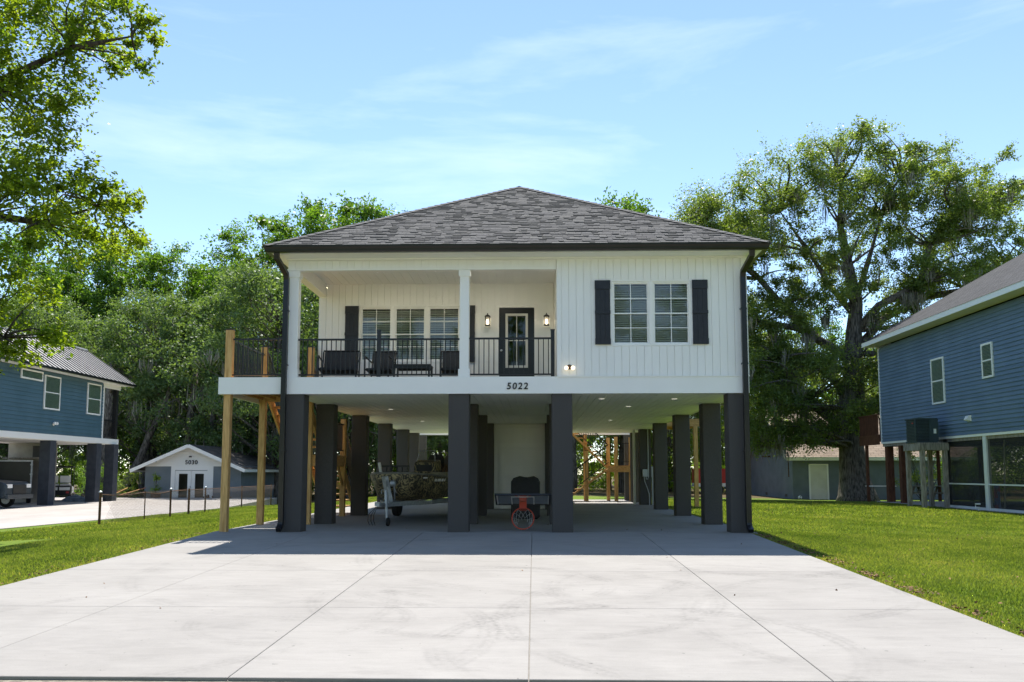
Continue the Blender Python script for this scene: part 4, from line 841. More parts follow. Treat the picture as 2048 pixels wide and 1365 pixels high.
MB().add([(WX - .016, 14.65, 3.05), (WX - .016, 14.90, 3.05), (WX - .016, 14.90, 3.27), (WX - .016, 14.65, 3.27), (WX - .20, 14.68, 3.10), (WX - .20, 14.87, 3.10), (WX - .12, 14.87, 3.24), (WX - .12, 14.68, 3.24)], [(0, 4, 5, 1), (4, 7, 6, 5), (7, 3, 2, 6), (0, 3, 7, 4), (1, 5, 6, 2)]).build('vent_hood', trim, rh)
# screened ground floor
scw = mat('screen_frame_white', (.66, .68, .67), (.72, .74, .73), rough=.5, scale=3)
for y in (16.80, 13.90, 10.6, 7.2): pc('screen_post', scw if y < 16 else blackpl, rh, WX + .0, WX + .14, y - .11, y + .11, GR, 2.47)
for a, b_ in ((16.69, 14.01), (13.79, 10.71), (10.49, 7.31)):
    pc('mid_rail', scw, rh, WX + .03, WX + .09, b_, a, .715, .765); pc('sill_rail', scw, rh, WX + .02, WX + .10, b_, a, GR, GR + .09)
    for z0, z1 in ((GR + .09, .715), (.765, 2.47)): MB().add([(WX + .06, b_, z0), (WX + .06, a, z0), (WX + .06, a, z1), (WX + .06, b_, z1)], [(0, 1, 2, 3)]).build('screen_panel', screen, rh)
MB().add([(WX + .06, 16.85, GR), (WX + 8.9, 16.85, GR), (WX + 8.9, 16.85, 2.47), (WX + .06, 16.85, 2.47)], [(0, 1, 2, 3)]).build('screen_panel', screen, rh)
pc('patio_slab', concrete_n, rh, WX - .1, WX + 9, 3, 23.4, GR - .3, GR + .005)
for x, y in ((16.32, 22.55), (16.32, 21.1), (20.5, 22.5), (24.5, 22.5), (20.5, 17.2), (20.5, 11), (24.6, 11)): pc('brown_post', redwood, rh, x - .14, x + .14, y - .14, y + .14, GR, 2.47)
# rear deck of the blue house
for i in range(20): pc('deck_rail_slat', redwood, rh, 15.97, 16.0, 22.86 + i * .112, 22.86 + i * .112 + .055, 2.92, 3.82)
pc('deck_rail_cap', redwood, rh, 15.94, 16.04, 22.82, 25.14, 3.82, 3.87); pc('deck_rail_cap', redwood, rh, 15.95, 16.03, 22.82, 25.14, 2.86, 2.915); pc('deck_fascia', redwood, rh, 15.96, 16.02, 22.80, 25.12, 2.45, 2.855); pc('deck_floor', redwood, rh, 16.03, 20, 22.8, 25.1, 2.66, 2.78)
for i in range(20): pc('deck_rail_slat', redwood, rh, 16.06 + i * .112, 16.115 + i * .112, 25.08, 25.11, 2.78, 3.84)
pc('deck_post', redwood, rh, 16.03, 16.15, 24.5, 24.62, H(16, 24.5), 2.66); pc('deck_post', redwood, rh, 19.6, 19.72, 24.9, 25.02, H(16, 24.5), 2.66)
# things under the blue house
t = thing('folding_table', 'white-topped folding table beyond the brown posts of the blue house', 'table', (16.7, 24.6, H(16.7, 24.6))); pc('table_top', trim, t, -.6, .6, -.35, .35, .72, .76)
for sx in (-.45, .45):
    for sy in (-.28, .28): MB().tube([(sx, sy, 0), (sx, sy, .72)], .015, 6).build('leg', blackm, t)
t = thing('picnic_table', 'weathered wooden picnic table behind the air-conditioner stand', 'picnic table', (19.0, 24.6, H(19, 24.6)), R(15))
for i in range(5): pc('plank', greywood, t, -.9, .9, -.36 + i * .145, -.36 + i * .145 + .135, .72, .76)
for s in (-1, 1):
    pc('bench_plank', greywood, t, -.9, .9, s * .68 - .13, s * .68 + .13, .42, .46)
    for x in (-.65, .65): strut('leg', greywood, t, (x, s * .60, 0), (x, s * .22, .72), .09, .04)
for x in (-.65, .65): pc('crossbar', greywood, t, x - .02, x + .02, -.78, .78, .36, .42)
t = MB(); cols = []
n = 10
for i in range(n + 1):
    y = 14.25 + i * .038; x = 16.75 + .03 * math.sin(i * 1.9)
    for j in range(7): t.v.append((x + .006 * math.sin(j + i), y, .74 - j * .15))
for i in range(n):
    for j in range(6): t.f.append((i * 7 + j, (i + 1) * 7 + j, (i + 1) * 7 + j + 1, i * 7 + j + 1)); t.m.append(0)
t.build('beach_towel', mat('printed_towel', (.35, .42, .75), (.72, .25, .32), rough=.9, scale=5, lo=.45, hi=.55), label='pale blue and pink towel hanging inside the screened porch', category='towel')
t = thing('porch_barbecue', 'dark covered barbecue standing behind the porch screen', 'barbecue', (17.6, 12.2, GR)); pc('cart', blackpl, t, -.3, .3, -.5, .5, .1, .85)
MB().lathe([(.02, -.5), (.24, -.48), (.30, -.4), (.30, .4), (.24, .48), (.02, .5)], 14, c=(0, 0, .92), axis='Y').build('lid', blackm, t)
pc('broom', creamd, None, 16.42, 16.45, 13.3, 13.33, GR, 2.3, label='pale broom handle leaning inside the screened porch', category='broom', rot=(R(4), 0, 0))
# air conditioner on its stand
st_ = thing('equipment_stand', 'weathered grey timber stand beside the blue house', 'stand', (15.42, 16.95, 0)); gA = H(15.4, 17) - .03
for x in (-.43, .43):
    for y in (-.62, .62): pc('leg', greywood, st_, x - .075, x + .075, y - .075, y + .075, gA, 2.06)
for y in (-.70, .70): pc('beam', greywood, st_, -.56, .56, y - .025, y + .025, 2.02, 2.28)
for x in (-.535, .535): pc('beam', greywood, st_, x - .025, x + .025, -.673, .673, 2.02, 2.28)
for i in range(9): pc('plank', greywood, st_, -.55, .55, -.70 + i * .157, -.70 + i * .157 + .148, 2.281, 2.315)
acg = mat('grey_green_enclosure', (.035, .055, .062), (.05, .072, .08), rough=.5, scale=3)
ac = thing('air_conditioner', 'dark grey air conditioner with louvred sides on top of the timber stand', 'air conditioner', (15.28, 16.95, 2.316))
MB().chbox(-.40, .40, -.43, .43, .05, .92, .05).build('cabinet', mat('condenser_core', (.015, .02, .022), rough=.7), ac)
for i in range(14): MB().chbox(-.425, .425, -.455, .455, .09 + i * .057, .09 + i * .057 + .034, .06).build('louvre', acg, ac)
MB().chbox(-.45, .45, -.48, .48, .90, .96, .06).build('top_cover', acg, ac); MB().chbox(-.44, .44, -.47, .47, 0, .07, .06).build('base_pan', acg, ac)
for x in (-.43, .43): pc('corner_post', acg, ac, x - .02, x + .02, -.475, -.43, .05, .92)
pc('side_panel', acg, ac, .10, .44, -.472, -.456, .06, .90); pc('rating_label', trim, ac, .26, .36, -.478, -.4725, .36, .54); pc('badge', redp, ac, -.459, -.456, -.34, -.22, .74, .78)
t = thing('soccer_ball', 'small white and black ball on the grass by the grey garage', 'ball', (15.3, 32.6, H(15.3, 32.6) + .09)); MB().lathe([(.11 * math.sin(R(a)), .11 * math.cos(R(a))) for a in range(2, 179, 16)], 16).build('ball_skin', trim, t, smooth=True)
for a, b_ in ((0, 0), (70, 40), (70, 160), (110, 260), (60, 280)):
    d = Vector((math.sin(R(a)) * math.cos(R(b_)), math.sin(R(a)) * math.sin(R(b_)), math.cos(R(a)))); o = MB().lathe([(.035, .104), (.03, .112)], 5).build('black_patch', blackpl, t); o.rotation_mode = 'QUATERNION'; o.rotation_quaternion = d.to_track_quat('Z', 'Y')
t = thing('pipe_stub', 'white plastic pipe elbow beside the porch post', 'pipe', (15.9, 14.1, H(15.9, 14.1))); MB().tube([(0, 0, -.05), (0, 0, .10), (-.12, 0, .10), (-.12, 0, .22), (.05, 0, .22)], .03, 8).build('pipe_bend', trim, t)

# ------------------------------------------------------------------ grey garage behind the oak
GX, GY, gb = 15.14, 33.3, -.42
ga = thing('grey_garage', 'grey block garage with brown shingle roof behind the big oak', 'garage', (0, 0, 0))
pc('front_wall', greyw, ga, GX, 26, GY, GY + .2, gb, 2.35); pc('gable_wall', greyw, ga, GX, GX + .2, GY + .2, 42.8, gb, 2.35); gpk = 5.35; gym = (GY + 42.8) / 2
MB().add([(GX + .002, GY + .2, 2.35), (GX + .002, 42.8, 2.35), (GX + .002, gym, gpk - .15), (GX + .2, GY + .2, 2.35), (GX + .2, 42.8, 2.35), (GX + .2, gym, gpk - .15)], [(0, 2, 1), (3, 4, 5), (0, 3, 5, 2), (1, 2, 5, 4)]).build('gable', greyw, ga)
ov = .55; sl_ = (gpk - 2.35) / (gym - GY); z0 = 2.35 - ov * sl_
rf = MB(); a_ = GX - .5
for s, yb in ((1, GY - ov), (-1, 42.8 + ov)): rf.add([(a_, yb, z0 + .05), (26.5, yb, z0 + .05), (26.5, gym, gpk + .05), (a_, gym, gpk + .05)], [(0, 1, 2, 3) if s > 0 else (3, 2, 1, 0)])
rf.build('roof', roofG, ga, uv=lambda c: (c.x, abs(c.y - gym) * 1.2))
pc('fascia', trim, ga, a_, 26.5, GY - ov - .03, GY - ov - .002, z0 - .15, z0 + .04)
bt = mat('tan_bargeboard', (.55, .52, .44), (.64, .61, .53), rough=.6, scale=2)
for yb in (GY - ov, 42.8 + ov): strut('bargeboard', bt, ga, (a_ - .02, yb, z0 - .04), (a_ - .02, gym, gpk - .04), .03, .22) 
tc_ = [(16.07, 16.16, gb, 1.66), (17.12, 17.21, gb, 1.66), (16.16, 17.12, 1.57, 1.66)]
for q in tc_: pc('door_casing', trim, ga, q[0], q[1], GY - .04, GY - .002, q[2], q[3])
gd = pc('side_door', creamd, ga, 16.17, 17.11, GY - .02, GY - .003, gb + .02, 1.56)
for z_ in (gb + .14, gb + .76, gb + 1.40):
    for x_ in (16.27, 16.68): pc('door_panel', creamd, ga, x_, x_ + .33, GY - .032, GY - .0205, z_, z_ + .5)
for q in ((18.2, 18.27, .62, 1.62), (19.22, 19.29, .62, 1.62), (18.27, 19.22, 1.55, 1.62), (18.27, 19.22, .62, .69), (18.73, 18.76, .69, 1.55), (18.27, 19.22, 1.24, 1.27), (18.27, 19.22, .94, .97)): pc('window_bar', trim, ga, q[0], q[1], GY - .045, GY - .012, q[2], q[3])
MB().add([(18.27, GY - .010, .69), (19.22, GY - .010, .69), (19.22, GY - .010, 1.55), (18.27, GY - .010, 1.55)], [(0, 1, 2, 3)]).build('window_pane', glass, ga)
for y in (34.5, 38.8): pc('crawl_vent', blackpl, ga, GX - .006, GX + .0, y, y + .4, gb + .14, gb + .30)
MB().tube([(GX, 37.8, 2.18), (GX - .55, 37.8, 2.18)], .05, 8).build('pipe_bracket', rustp, ga); MB().tube([(GX - .02, 34.0, 1.9), (GX - .02, 34.0, .9)], .035, 8).build('rusty_downpipe', rustp, ga)
# stacked lumber rack and parked vehicles beyond
t = thing('lumber_rack', 'rack of pale planks beside the left end of the grey garage', 'lumber rack', (14.7, 44.3, H(14.7, 44)))
for i in range(6): pc('plank', woodh, t, -.5, .5, -1.5, 1.5, 2.05 + i * .09, 2.05 + i * .09 + .05)
for x in (-.45, .45):
    for y in (-1.3, 1.3): pc('upright', greywood, t, x - .05, x + .05, y - .05, y + .05, 0, 2.05)
def car(name, label, cat, loc, rz, body, L_=4.4, W_=1.75, Hh=1.45, pick=False, group=None):
    t = thing(name, label, cat, loc, rz, group); h = W_ / 2
    prof = [(-L_ / 2, .45), (-L_ / 2 + .02, .80), (-L_ / 2 + .25, .92), (-L_ * .20, 1.0), (-L_ * .06, Hh), (L_ * .22, Hh), (L_ * .33, 1.02), (L_ / 2 - .03, .98), (L_ / 2, .55), (L_ / 2 - .1, .32), (-L_ / 2 + .1, .32)] if not pick else \
           [(-L_ / 2, .55), (-L_ / 2 + .02, .98), (-L_ / 2 + .22, 1.12), (-L_ * .24, 1.20), (-L_ * .12, Hh), (L_ * .12, Hh), (L_ * .16, 1.18), (L_ / 2, 1.18), (L_ / 2, .6), (L_ / 2 - .1, .42), (-L_ / 2 + .1, .42)]
    n = len(prof); vs = []
    for s, ins in ((-1, 0), (1, 0)): vs += [(s * (h - (.14 if z > 1.25 else .02 if z > .9 else .0)), y, z) for y, z in prof]
    o = MB().add(vs, [tuple(range(n)), tuple(range(2 * n - 1, n - 1, -1))] + [(i, n + i, n + (i + 1) % n, (i + 1) % n) for i in range(n)]).build('body', body, t)
    bv = o.modifiers.new('soft', 'BEVEL'); bv.width = .05; bv.segments = 2
    for s in (-1, 1):
        for y in (-L_ * .31, L_ * .30):
            w_ = MB().lathe([(.18, -.1), (.31, -.1), (.33, -.07), (.33, .07), (.31, .1), (.18, .1)], 24, c=(s * (h - .1), y, .33), axis='X').build('tyre', rubber, t); MB().lathe([(.02, -.105), (.19, -.1), (.19, .1), (.02, .105)], 16, c=(s * (h - .1), y, .33), axis='X').build('rim', steel, w_)
        pc('headlight', trim, t, s * h * .72 - .16, s * h * .72 + .16, -L_ / 2 - .012, -L_ / 2 + .1, .72 if not pick else .86, .86 if not pick else 1.02)
    dk_ = mat('car_glass', (.01, .012, .014), rough=.08) if 'car_glass' not in MATS else MATS['car_glass']
    a = prof[3]; b_ = prof[4]; MB().add([(-h + .12, a[0] + .06, a[1] + .05), (h - .12, a[0] + .06, a[1] + .05), (h - .22, b_[0] - .03, b_[1] - .05), (-h + .22, b_[0] - .03, b_[1] - .05)], [(0, 1, 2, 3)], 0).build('windscreen', dk_, t, loc=(0, -.025, .012))
    pc('grille', blackpl, t, -h * .5, h * .5, -L_ / 2 - .015, -L_ / 2 + .05, .60, .80 if not pick else 1.0); pc('bumper', blackpl if not pick else body, t, -h + .02, h - .02, -L_ / 2 - .08, -L_ / 2 + .05, .40, .58)
    return t
teal = mat('teal_car_paint', (.02, .16, .20), rough=.3, spec=.6); darkb = mat('slate_truck_paint', (.030, .042, .055), rough=.35, spec=.6)
car('parked_car', 'teal car mostly hidden behind the grey garage', 'car', (16.3, 46.2, H(16, 46)), R(90), teal)
t = thing('red_trailer', 'small red box trailer far behind the right-hand piers', 'trailer', (12.9, 43.5, H(12.9, 43.5))); tb_ = MB().chbox(-1.6, 1.4, -.8, .8, .75, 1.75, .03).build('box_body', redp, t); pc('lower_skirt', trim, t, -1.61, 1.41, -.81, .81, .5, .745)
for y in (-.8, .8): MB().lathe([(.02, -.09), (.29, -.09), (.31, 0), (.29, .09), (.02, .09)], 20, c=(0, y, .31), axis='Y').build('wheel', rubber, t)
MB().tube([(-1.6, 0, .6), (-2.5, 0, .5)], .04, 6).build('tow_bar', steel, t)

# ------------------------------------------------------------------ slate-blue house on the left
LX, LB = -22.62, -.353
lh = thing('slate_blue_house', 'slate blue raised house on the left with ribbed metal roof', 'house', (0, 0, 0))
pc('wall', blueL, lh, LX - 4.6, LX - .03, 12.0, 26.93, 2.95, 5.86)
for i in range(16):
    lap = 2.87 / 16; z = 2.95 + i * lap; MB().add([(LX + .028, 12, z), (LX - .03, 12, z), (LX - .03, 12, z + lap + .012), (LX - .004, 12, z + lap + .012), (LX + .028, 26.86, z), (LX - .03, 26.86, z), (LX - .03, 26.86, z + lap + .012), (LX - .004, 26.86, z + lap + .012)],
        [(3, 2, 1, 0), (4, 5, 6, 7), (4, 7, 3, 0), (1, 5, 4, 0), (7, 6, 2, 3)]).build('lap_board', blueL, lh)
pc('corner_trim', trim, lh, LX - .05, LX + .03, 26.86, 26.97, 2.9, 5.86); pc('band', trim, lh, LX - .03, LX + .02, 12, 28.7, 2.68, 2.945); pc('band', trim, lh, LX - 4.6, LX - .03, 28.65, 28.7, 2.68, 2.945); pc('floor_soffit', soffit, lh, LX - 4.6, LX - .04, 12, 28.64, 2.66, 2.74)
pc('porch_floor', greywood, lh, LX - 4.6, LX - .04, 26.95, 28.64, 2.76, 2.94); pc('frieze', trim, lh, LX - .04, LX + .02, 26.98, 28.7, 5.62, 5.86)
pc('porch_post', blackpl, lh, LX - .22, LX - .02, 28.35, 28.58, 2.95, 5.62); pc('porch_post', blackpl, lh, LX - 4.5, LX - 4.3, 28.35, 28.58, 2.95, 5.62)
railing('top_rail', lh, (LX - .1, 27.0), (LX - .1, 28.4), 3.95, 3.1, .11); railing('top_rail', lh, (LX - 4.4, 28.5), (LX - .2, 28.5), 3.95, 3.1, .11)
pc('eave_soffit', soffit, lh, LX - .02, -21.99, 11.5, 28.9, 5.862, 5.88); pc('fascia', trim, lh, -22.0, -21.975, 11.5, 28.9, 5.80, 5.90); pc('gutter', blackg, lh, -21.97, -21.85, 11.5, 28.95, 5.84, 5.95)
rxr, rzr = -24.75, 7.85; metal_roof = mat('weathered_metal_roof', (.30, .295, .29), (.40, .39, .38), rough=.42, scale=2, metal=.55, vary=.06)
ribm = mat('dark_roof_rib', (.12, .115, .11), rough=.6, metal=.3)
for i in range(42):
    y0 = 11.6 + i * .413; y1 = y0 + .413
    for s in (1, -1):
        xe = -21.93 if s > 0 else 2 * rxr + 21.93
        o = MB().add([(xe, y0, 5.93), (xe, y1 - .05, 5.93), (rxr, y1 - .05, rzr), (rxr, y0, rzr), (xe, y0, 5.90), (xe, y1 - .05, 5.90), (rxr, y1 - .05, rzr - .03), (rxr, y0, rzr - .03)], [(0, 1, 2, 3) if s > 0 else (3, 2, 1, 0), (0, 4, 5, 1), (7, 6, 5, 4)]).build('roof_panel', metal_roof, lh)
        strut('roof_rib', ribm, lh, (xe, y1 - .025, 5.955), (rxr, y1 - .025, rzr + .025), 0.06, .05)
MB().tube([(rxr, 11.5, rzr + .02), (rxr, 28.95, rzr + .02)], .09, 6).build('ridge_cap', metal_roof, lh)
MB().add([(-21.95, 28.9, 5.88), (2 * rxr + 21.95, 28.9, 5.88), (rxr, 28.9, rzr - .02)], [(0, 1, 2)]).build('gable', blueL, lh)
for q in ((19.62, 21.28, 5.32, 5.76), (21.45, 22.76, 4.09, 5.67), (25.22, 26.55, 4.11, 5.70)): sidewin(*q, parent=lh, X=LX + .022, s=1)
t = MB().lathe([(.05, 0), (.06, .05), (.03, .08)], 12, axis='X', c=(LX + .015, 22.35, 3.42)).build('security_light', trim, lh)
for dy in (-.09, .09): MB().lathe([(.02, .05), (.07, .12), (.07, .18)], 12, axis='X', c=(LX + .015, 22.35 + dy, 3.46)).build('lamp_head', trim, t)
lpm = mat('blue_black_block_pier', (.030, .036, .048), (.045, .052, .066), rough=.85, scale=4, bump=.4, bscale=20)
for x, y in ((-23.13, 22.28), (-23.13, 26.5), (-22.95, 27.95), (-27.0, 22.28), (-27.0, 26.5), (-23.13, 17.5), (-26.9, 27.95)):
    k = pc('pier', lpm, lh, x, x + .5, y, y + .5, LB, 2.66)
pc('shop_wall', mat('pale_panelling', (.30, .28, .25), (.40, .38, .34), rough=.8, scale=2), lh, -26.9, -24.4, 25.9, 25.98, LB, 2.66); pc('storage_shelf', greywood, lh, -26.8, -24.2, 25.3, 25.88, 1.85, 1.92)
nd = MB(); nd.prism([(-40, 5.5), (-14.6, 5.2), (-13.6, 14.5), (-13.4, 20), (-15.5, 34.2), (-30, 34.2), (-40, 30)], LB - .7, LB); nd.build('neighbour_driveway', concrete_n, kind='structure')
# what stands under it
t = thing('cargo_trailer', 'black enclosed cargo trailer with pale door frame under the blue left house', 'trailer', (-24.72, 22.5, LB), R(31)); pc('box', blackpl, t, -1.0, 1.0, 0, 3.6, .40, 2.10); pc('rear_door', blackg, t, -.93, .93, -.03, -.002, .55, 2.02)
for q in ((-1.0, -.93, .42, 2.1), (.93, 1.0, .42, 2.1), (-.93, .93, 2.03, 2.1)): pc('door_frame', steel, t, q[0], q[1], -.05, -.003, q[2], q[3])
pc('bumper', steel, t, -1.0, 1.0, -.12, -.01, .30, .50); pc('number_plate', trim, t, .55, .82, -.045, -.031, .62, .80)
for z_ in (.8, 1.4, 1.85): pc('hinge', steel, t, .90, 1.02, -.07, -.051, z_, z_ + .07)
for s in (-1, 1): MB().lathe([(.02, -.1), (.30, -.1), (.33, 0), (.30, .1), (.02, .1)], 20, c=(s * .9, 2.0, .33), axis='X').build('wheel', rubber, t)
car('pickup_truck', 'slate grey pickup truck nosing in at the left edge of the picture', 'pickup truck', (-24.85, 19.2, LB), R(92), darkb, 5.4, 1.95, 1.85, True)
t = thing('wall_clock', 'round yellow dial hanging under the slate blue house', 'clock', (-24.35, 25.2, 2.2)); MB().lathe([(.02, -.05), (.20, -.05), (.22, -.02), (.2, .0)], 20, axis='Y').build('dial', mat('ochre_enamel', (.45, .28, .05), rough=.5), t); pc('hand', redp, t, -.015, .015, -.06, -.051, -.02, .13)
pc('storage_tote', blackpl, None, -25.3, -24.6, 25.35, 25.85, 1.92, 2.5, label='black storage tote on the shelf under the slate blue house', category='tote')
t = thing('golf_cart', 'dark golf cart with white seats between the left house piers', 'golf cart', (-25.6, 28.6, LB + .0), R(24))
MB().add([(-.58, -1.1, .32), (.58, -1.1, .32), (.58, 1.1, .32), (-.58, 1.1, .32), (-.58, -1.15, .80), (.58, -1.15, .80), (.58, -.45, .82), (-.58, -.45, .82), (-.58, -.40, .40), (.58, -.40, .40), (.55, 1.1, .75), (-.55, 1.1, .75), (-.58, .5, .42), (.58, .5, .42)], [(0, 1, 5, 4), (4, 5, 6, 7), (7, 6, 9, 8), (8, 9, 13, 12), (12, 13, 10, 11), (10, 2, 3, 11), (0, 3, 2, 1), (1, 2, 10, 13, 9, 6, 5), (0, 4, 7, 8, 12, 11, 3)]).build('body', blackpl, t)
pc('canopy', blackg, t, -.62, .62, -.95, .9, 1.78, 1.86)
for x in (-.55, .55):
    for y in (-.85, .8): MB().tube([(x, y, .7), (x, y * .95, 1.78)], .018, 6).build('canopy_post', blackm, t)
    for y in (-.75, .8): MB().lathe([(.02, -.09), (.21, -.09), (.23, 0), (.21, .09), (.02, .09)], 18, c=(x * .95, y, .23), axis='X').build('wheel', rubber, t)
for x in (-.29, .29): pc('seat_cushion', trim, t, x - .25, x + .25, -.95, -.5, .82, .92); pc('seat_back', trim, t, x - .24, x + .24, -1.06, -.98, .98, 1.34); pc('lower_cushion', trim, t, x - .25, x + .25, -1.2, -1.152, .58, .74)
pc('tail_lamp', redp, t, .36, .50, -1.19, -1.152, .42, .52)
# heap of salvaged boards and tarp
t = thing('board_pile', 'pile of brown boards leaning by the left house piers', 'board pile', (-23.6, 30.6, LB))
for i in range(6): strut('board', redwood if i % 2 else woodh, t, (-.9 + i * .3, -.2, .03 + .05 * i), (-.2 + i * .35, .4, .45 + .1 * (i % 3)), .18, .03)
tp = MB(); rr = random.Random(3)
for i in range(9):
    for j in range(7): tp.v.append((i * .2 - .8, j * .18 - .5, max(0, .34 * math.sin(math.pi * i / 8) * math.sin(math.pi * j / 6) + rr.uniform(-.03, .05) * (0 < i < 8 and 0 < j < 6))))
for i in range(8):
    for j in range(6): tp.f.append((i * 7 + j, (i + 1) * 7 + j, (i + 1) * 7 + j + 1, i * 7 + j + 1)); tp.m.append(0)
tp.build('folded_tarp', mat('blue_grey_tarp', (.06, .09, .12), (.10, .14, .18), rough=.7, scale=6), loc=(-24.0, 27.2, LB + .003), label='crumpled blue grey tarp on concrete by the golf cart', category='tarp')

# ------------------------------------------------------------------ shed numbered 5030
sb = -.74; SX0, SX1, SY = -23.7, -17.8, 34.4
sh = thing('garden_shed', 'low grey shed with white gable, french doors and number 5030', 'shed', (0, 0, 0)); xm = -20.9; sz = 1.53; pk = 2.80
fwS = MB(); fwS.box(SX0, -22.1, SY, SY + .2, sb, sz); fwS.box(-19.5, SX1, SY, SY + .2, sb, sz); fwS.box(-22.1, -19.5, SY + .02, SY + .2, 1.27, sz); fwS.build('front_wall', blockw, sh)
pc('side_wall', blockw, sh, SX1 - .2, SX1, SY + .2, 43, sb, sz); pc('side_wall', blockw, sh, SX0, SX0 + .2, SY + .2, 43, sb, sz); pc('rear_wall', blockw, sh, SX0, SX1, 43, 43.2, sb, sz)
sg = (pk - sz) / (xm - SX0)
nb2 = 8
for i in range(nb2):
    za = sz + (pk - sz - .06) * i / nb2; zb = sz + (pk - sz - .06) * (i + 1) / nb2 - .012; xa = (pk - za) / sg; xb = (pk - zb) / sg
    MB().add([(xm - xa, SY - .03, za), (xm + xa, SY - .03, za), (xm + xb, SY - .018, zb), (xm - xb, SY - .018, zb), (xm - xa, SY + .05, za), (xm + xa, SY + .05, za), (xm + xb, SY + .05, zb), (xm - xb, SY + .05, zb)], [(0, 1, 2, 3), (4, 7, 6, 5), (0, 4, 5, 1), (3, 2, 6, 7)]).build('gable_board', trim, sh)
MB().add([(SX0, SY + .06, sz), (SX1, SY + .06, sz), (xm, SY + .06, pk)], [(0, 1, 2)]).build('gable_backing', white, sh)
for q in ((-22.1, -21.86), (-19.86, -19.5)): pc('door_surround', trim, sh, q[0], q[1], SY - .02, SY + .05, sb, sz)
pc('door_surround', trim, sh, -21.86, -19.86, SY - .02, SY + .05, 1.30, sz)
for x0, x1 in ((-21.85, -20.87), (-20.85, -19.87)):
    d = MB(); g0, g1 = x0 + .22, x1 - .22; d.box(x0, g0, SY + .03, SY + .08, sb + .02, 1.29); d.box(g1, x1, SY + .03, SY + .08, sb + .02, 1.29); d.box(g0, g1, SY + .03, SY + .08, sb + .02, sb + .28); d.box(g0, g1, SY + .03, SY + .08, 1.08, 1.29); d = d.build('french_door', trim, sh)
    MB().add([(g0, SY + .05, sb + .28), (g1, SY + .05, sb + .28), (g1, SY + .05, 1.08), (g0, SY + .05, 1.08)], [(0, 1, 2, 3)]).build('pane', glass, d)
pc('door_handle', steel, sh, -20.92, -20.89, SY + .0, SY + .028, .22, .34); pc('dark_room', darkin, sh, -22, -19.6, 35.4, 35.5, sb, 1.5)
for i, ch in enumerate('5030'): text_piece(ch, .36, blackm, sh, (-21.16 + i * .20, SY - .05, 1.66), (R(90), 0, 0), ext=.01, offset=.004)
pc('flood_lamp', blackm, sh, -20.98, -20.86, SY - .16, SY - .031, 2.08, 2.16)
ovh = .55; rf = MB()
for s in (-1, 1):
    xe = xm + s * ((SX1 - SX0) / 2 + ovh); ze = sz - ovh * sg
    rf.add([(xm, SY - .5, pk + .06), (xe, SY - .5, ze + .06), (xe, 43.5, ze + .06), (xm, 43.5, pk + .06), (xm, SY - .5, pk), (xe, SY - .5, ze), (xe, 43.5, ze), (xm, 43.5, pk)], [(0, 1, 2, 3) if s > 0 else (3, 2, 1, 0), (4, 7, 6, 5) if s > 0 else (5, 6, 7, 4), (0, 4, 5, 1), (1, 5, 6, 2)])
    strut('bargeboard', trim, sh, (xm, SY - .52, pk - .03), (xe, SY - .52, ze - .03), .03, .20); pc('eave_fascia', trim, sh, xe - .02, xe + .02, SY - .5, 43.5, ze - .10, ze + .065)
rf.build('roof', roofS, sh, uv=lambda c: (c.y, abs(c.x - xm) * 1.1))
t = thing('potted_topiary', 'double-ball topiary in a brown urn against the grey shed', 'plant', (-22.75, 33.85, LB - .38)); MB().lathe([(.14, 0), (.17, .04), (.13, .1), (.26, .35), (.30, .62), (.26, .64)], 18).build('urn', mat('brown_glaze', (.05, .028, .022), (.08, .045, .035), rough=.4, scale=5), t); MB().tube([(0, 0, .6), (0, 0, 1.5)], .025, 6).build('stem', bark2, t)
TOP = t
t = thing('firewood_heap', 'heap of rusty scrap and firewood beside the shed door', 'scrap heap', (-18.9, 33.6, H(-18.9, 33.6)))
rr = random.Random(8)
for i in range(22): x, y = rr.uniform(-.7, .9), rr.uniform(-.3, .3); strut('stick', (bark2, rustp, greywood, rustp)[i % 4], t, (x, y, .03), (x + rr.uniform(-.5, .5), y + rr.uniform(-.3, .3), rr.uniform(.08, .55)), .07, .06)
# chain-link fence
fn = thing('chain_link_fence', 'sagging chain-link fence with rusty posts between lawn and left driveway', 'fence', (0, 0, 0))
fp = [(-12.75, 7.95, .038), (-12.62, 10.55, .018), (-12.60, 12.45, .034), (-12.66, 14.15, .036), (-12.70, 14.30, .024), (-12.75, 15.95, .032), (-12.9, 20.5, .03), (-13.0, 25, .03)]
for (x, y, r) in fp: MB().tube([(x, y, H(x, y) - .05), (x, y, LB + .93)], r, 8).build('post', rustp, fn); 
for (x, y, r) in (fp[0], fp[2], fp[5]): MB().lathe([(r + .012, 0), (r + .012, .03), (.01, .06)], 10, c=(x, y, LB + .93)).build('post_cap', steel, fn)
def topz(i, t): return LB + .88 - (.06 * math.sin(math.pi * t) if i < 2 else 0)
for i in range(len(fp) - 1):
    if i == 3: continue
    a, b_ = fp[i], fp[i + 1]; MB().tube([(a[0] + (b_[0] - a[0]) * q, a[1] + (b_[1] - a[1]) * q, topz(i, q)) for q in (0, .25, .5, .75, 1)], .016, 6).build('top_rail', rustp, fn)
wm = MB(); Y0, Y1 = 7.95, 25.0; n = int((Y1 - Y0) / .085); hgt = .84
for i in range(-10, n):
    y = Y0 + i * .085
    for s in (1, -1):
        ya, yb = (y, y + hgt) if s > 0 else (y + hgt, y); za, zb = LB + .03, LB + .03 + hgt
        if ya < Y0 and yb < Y0: continue
        if min(ya, yb) < Y0 or max(ya, yb) > Y1: continue
        x = -12.64 - .00 + (-.2 * max(0, (y - 14) / 11)); wm.tube([(x, ya, za), (x - .005, yb, zb + .03)], .003, 3, caps=False)
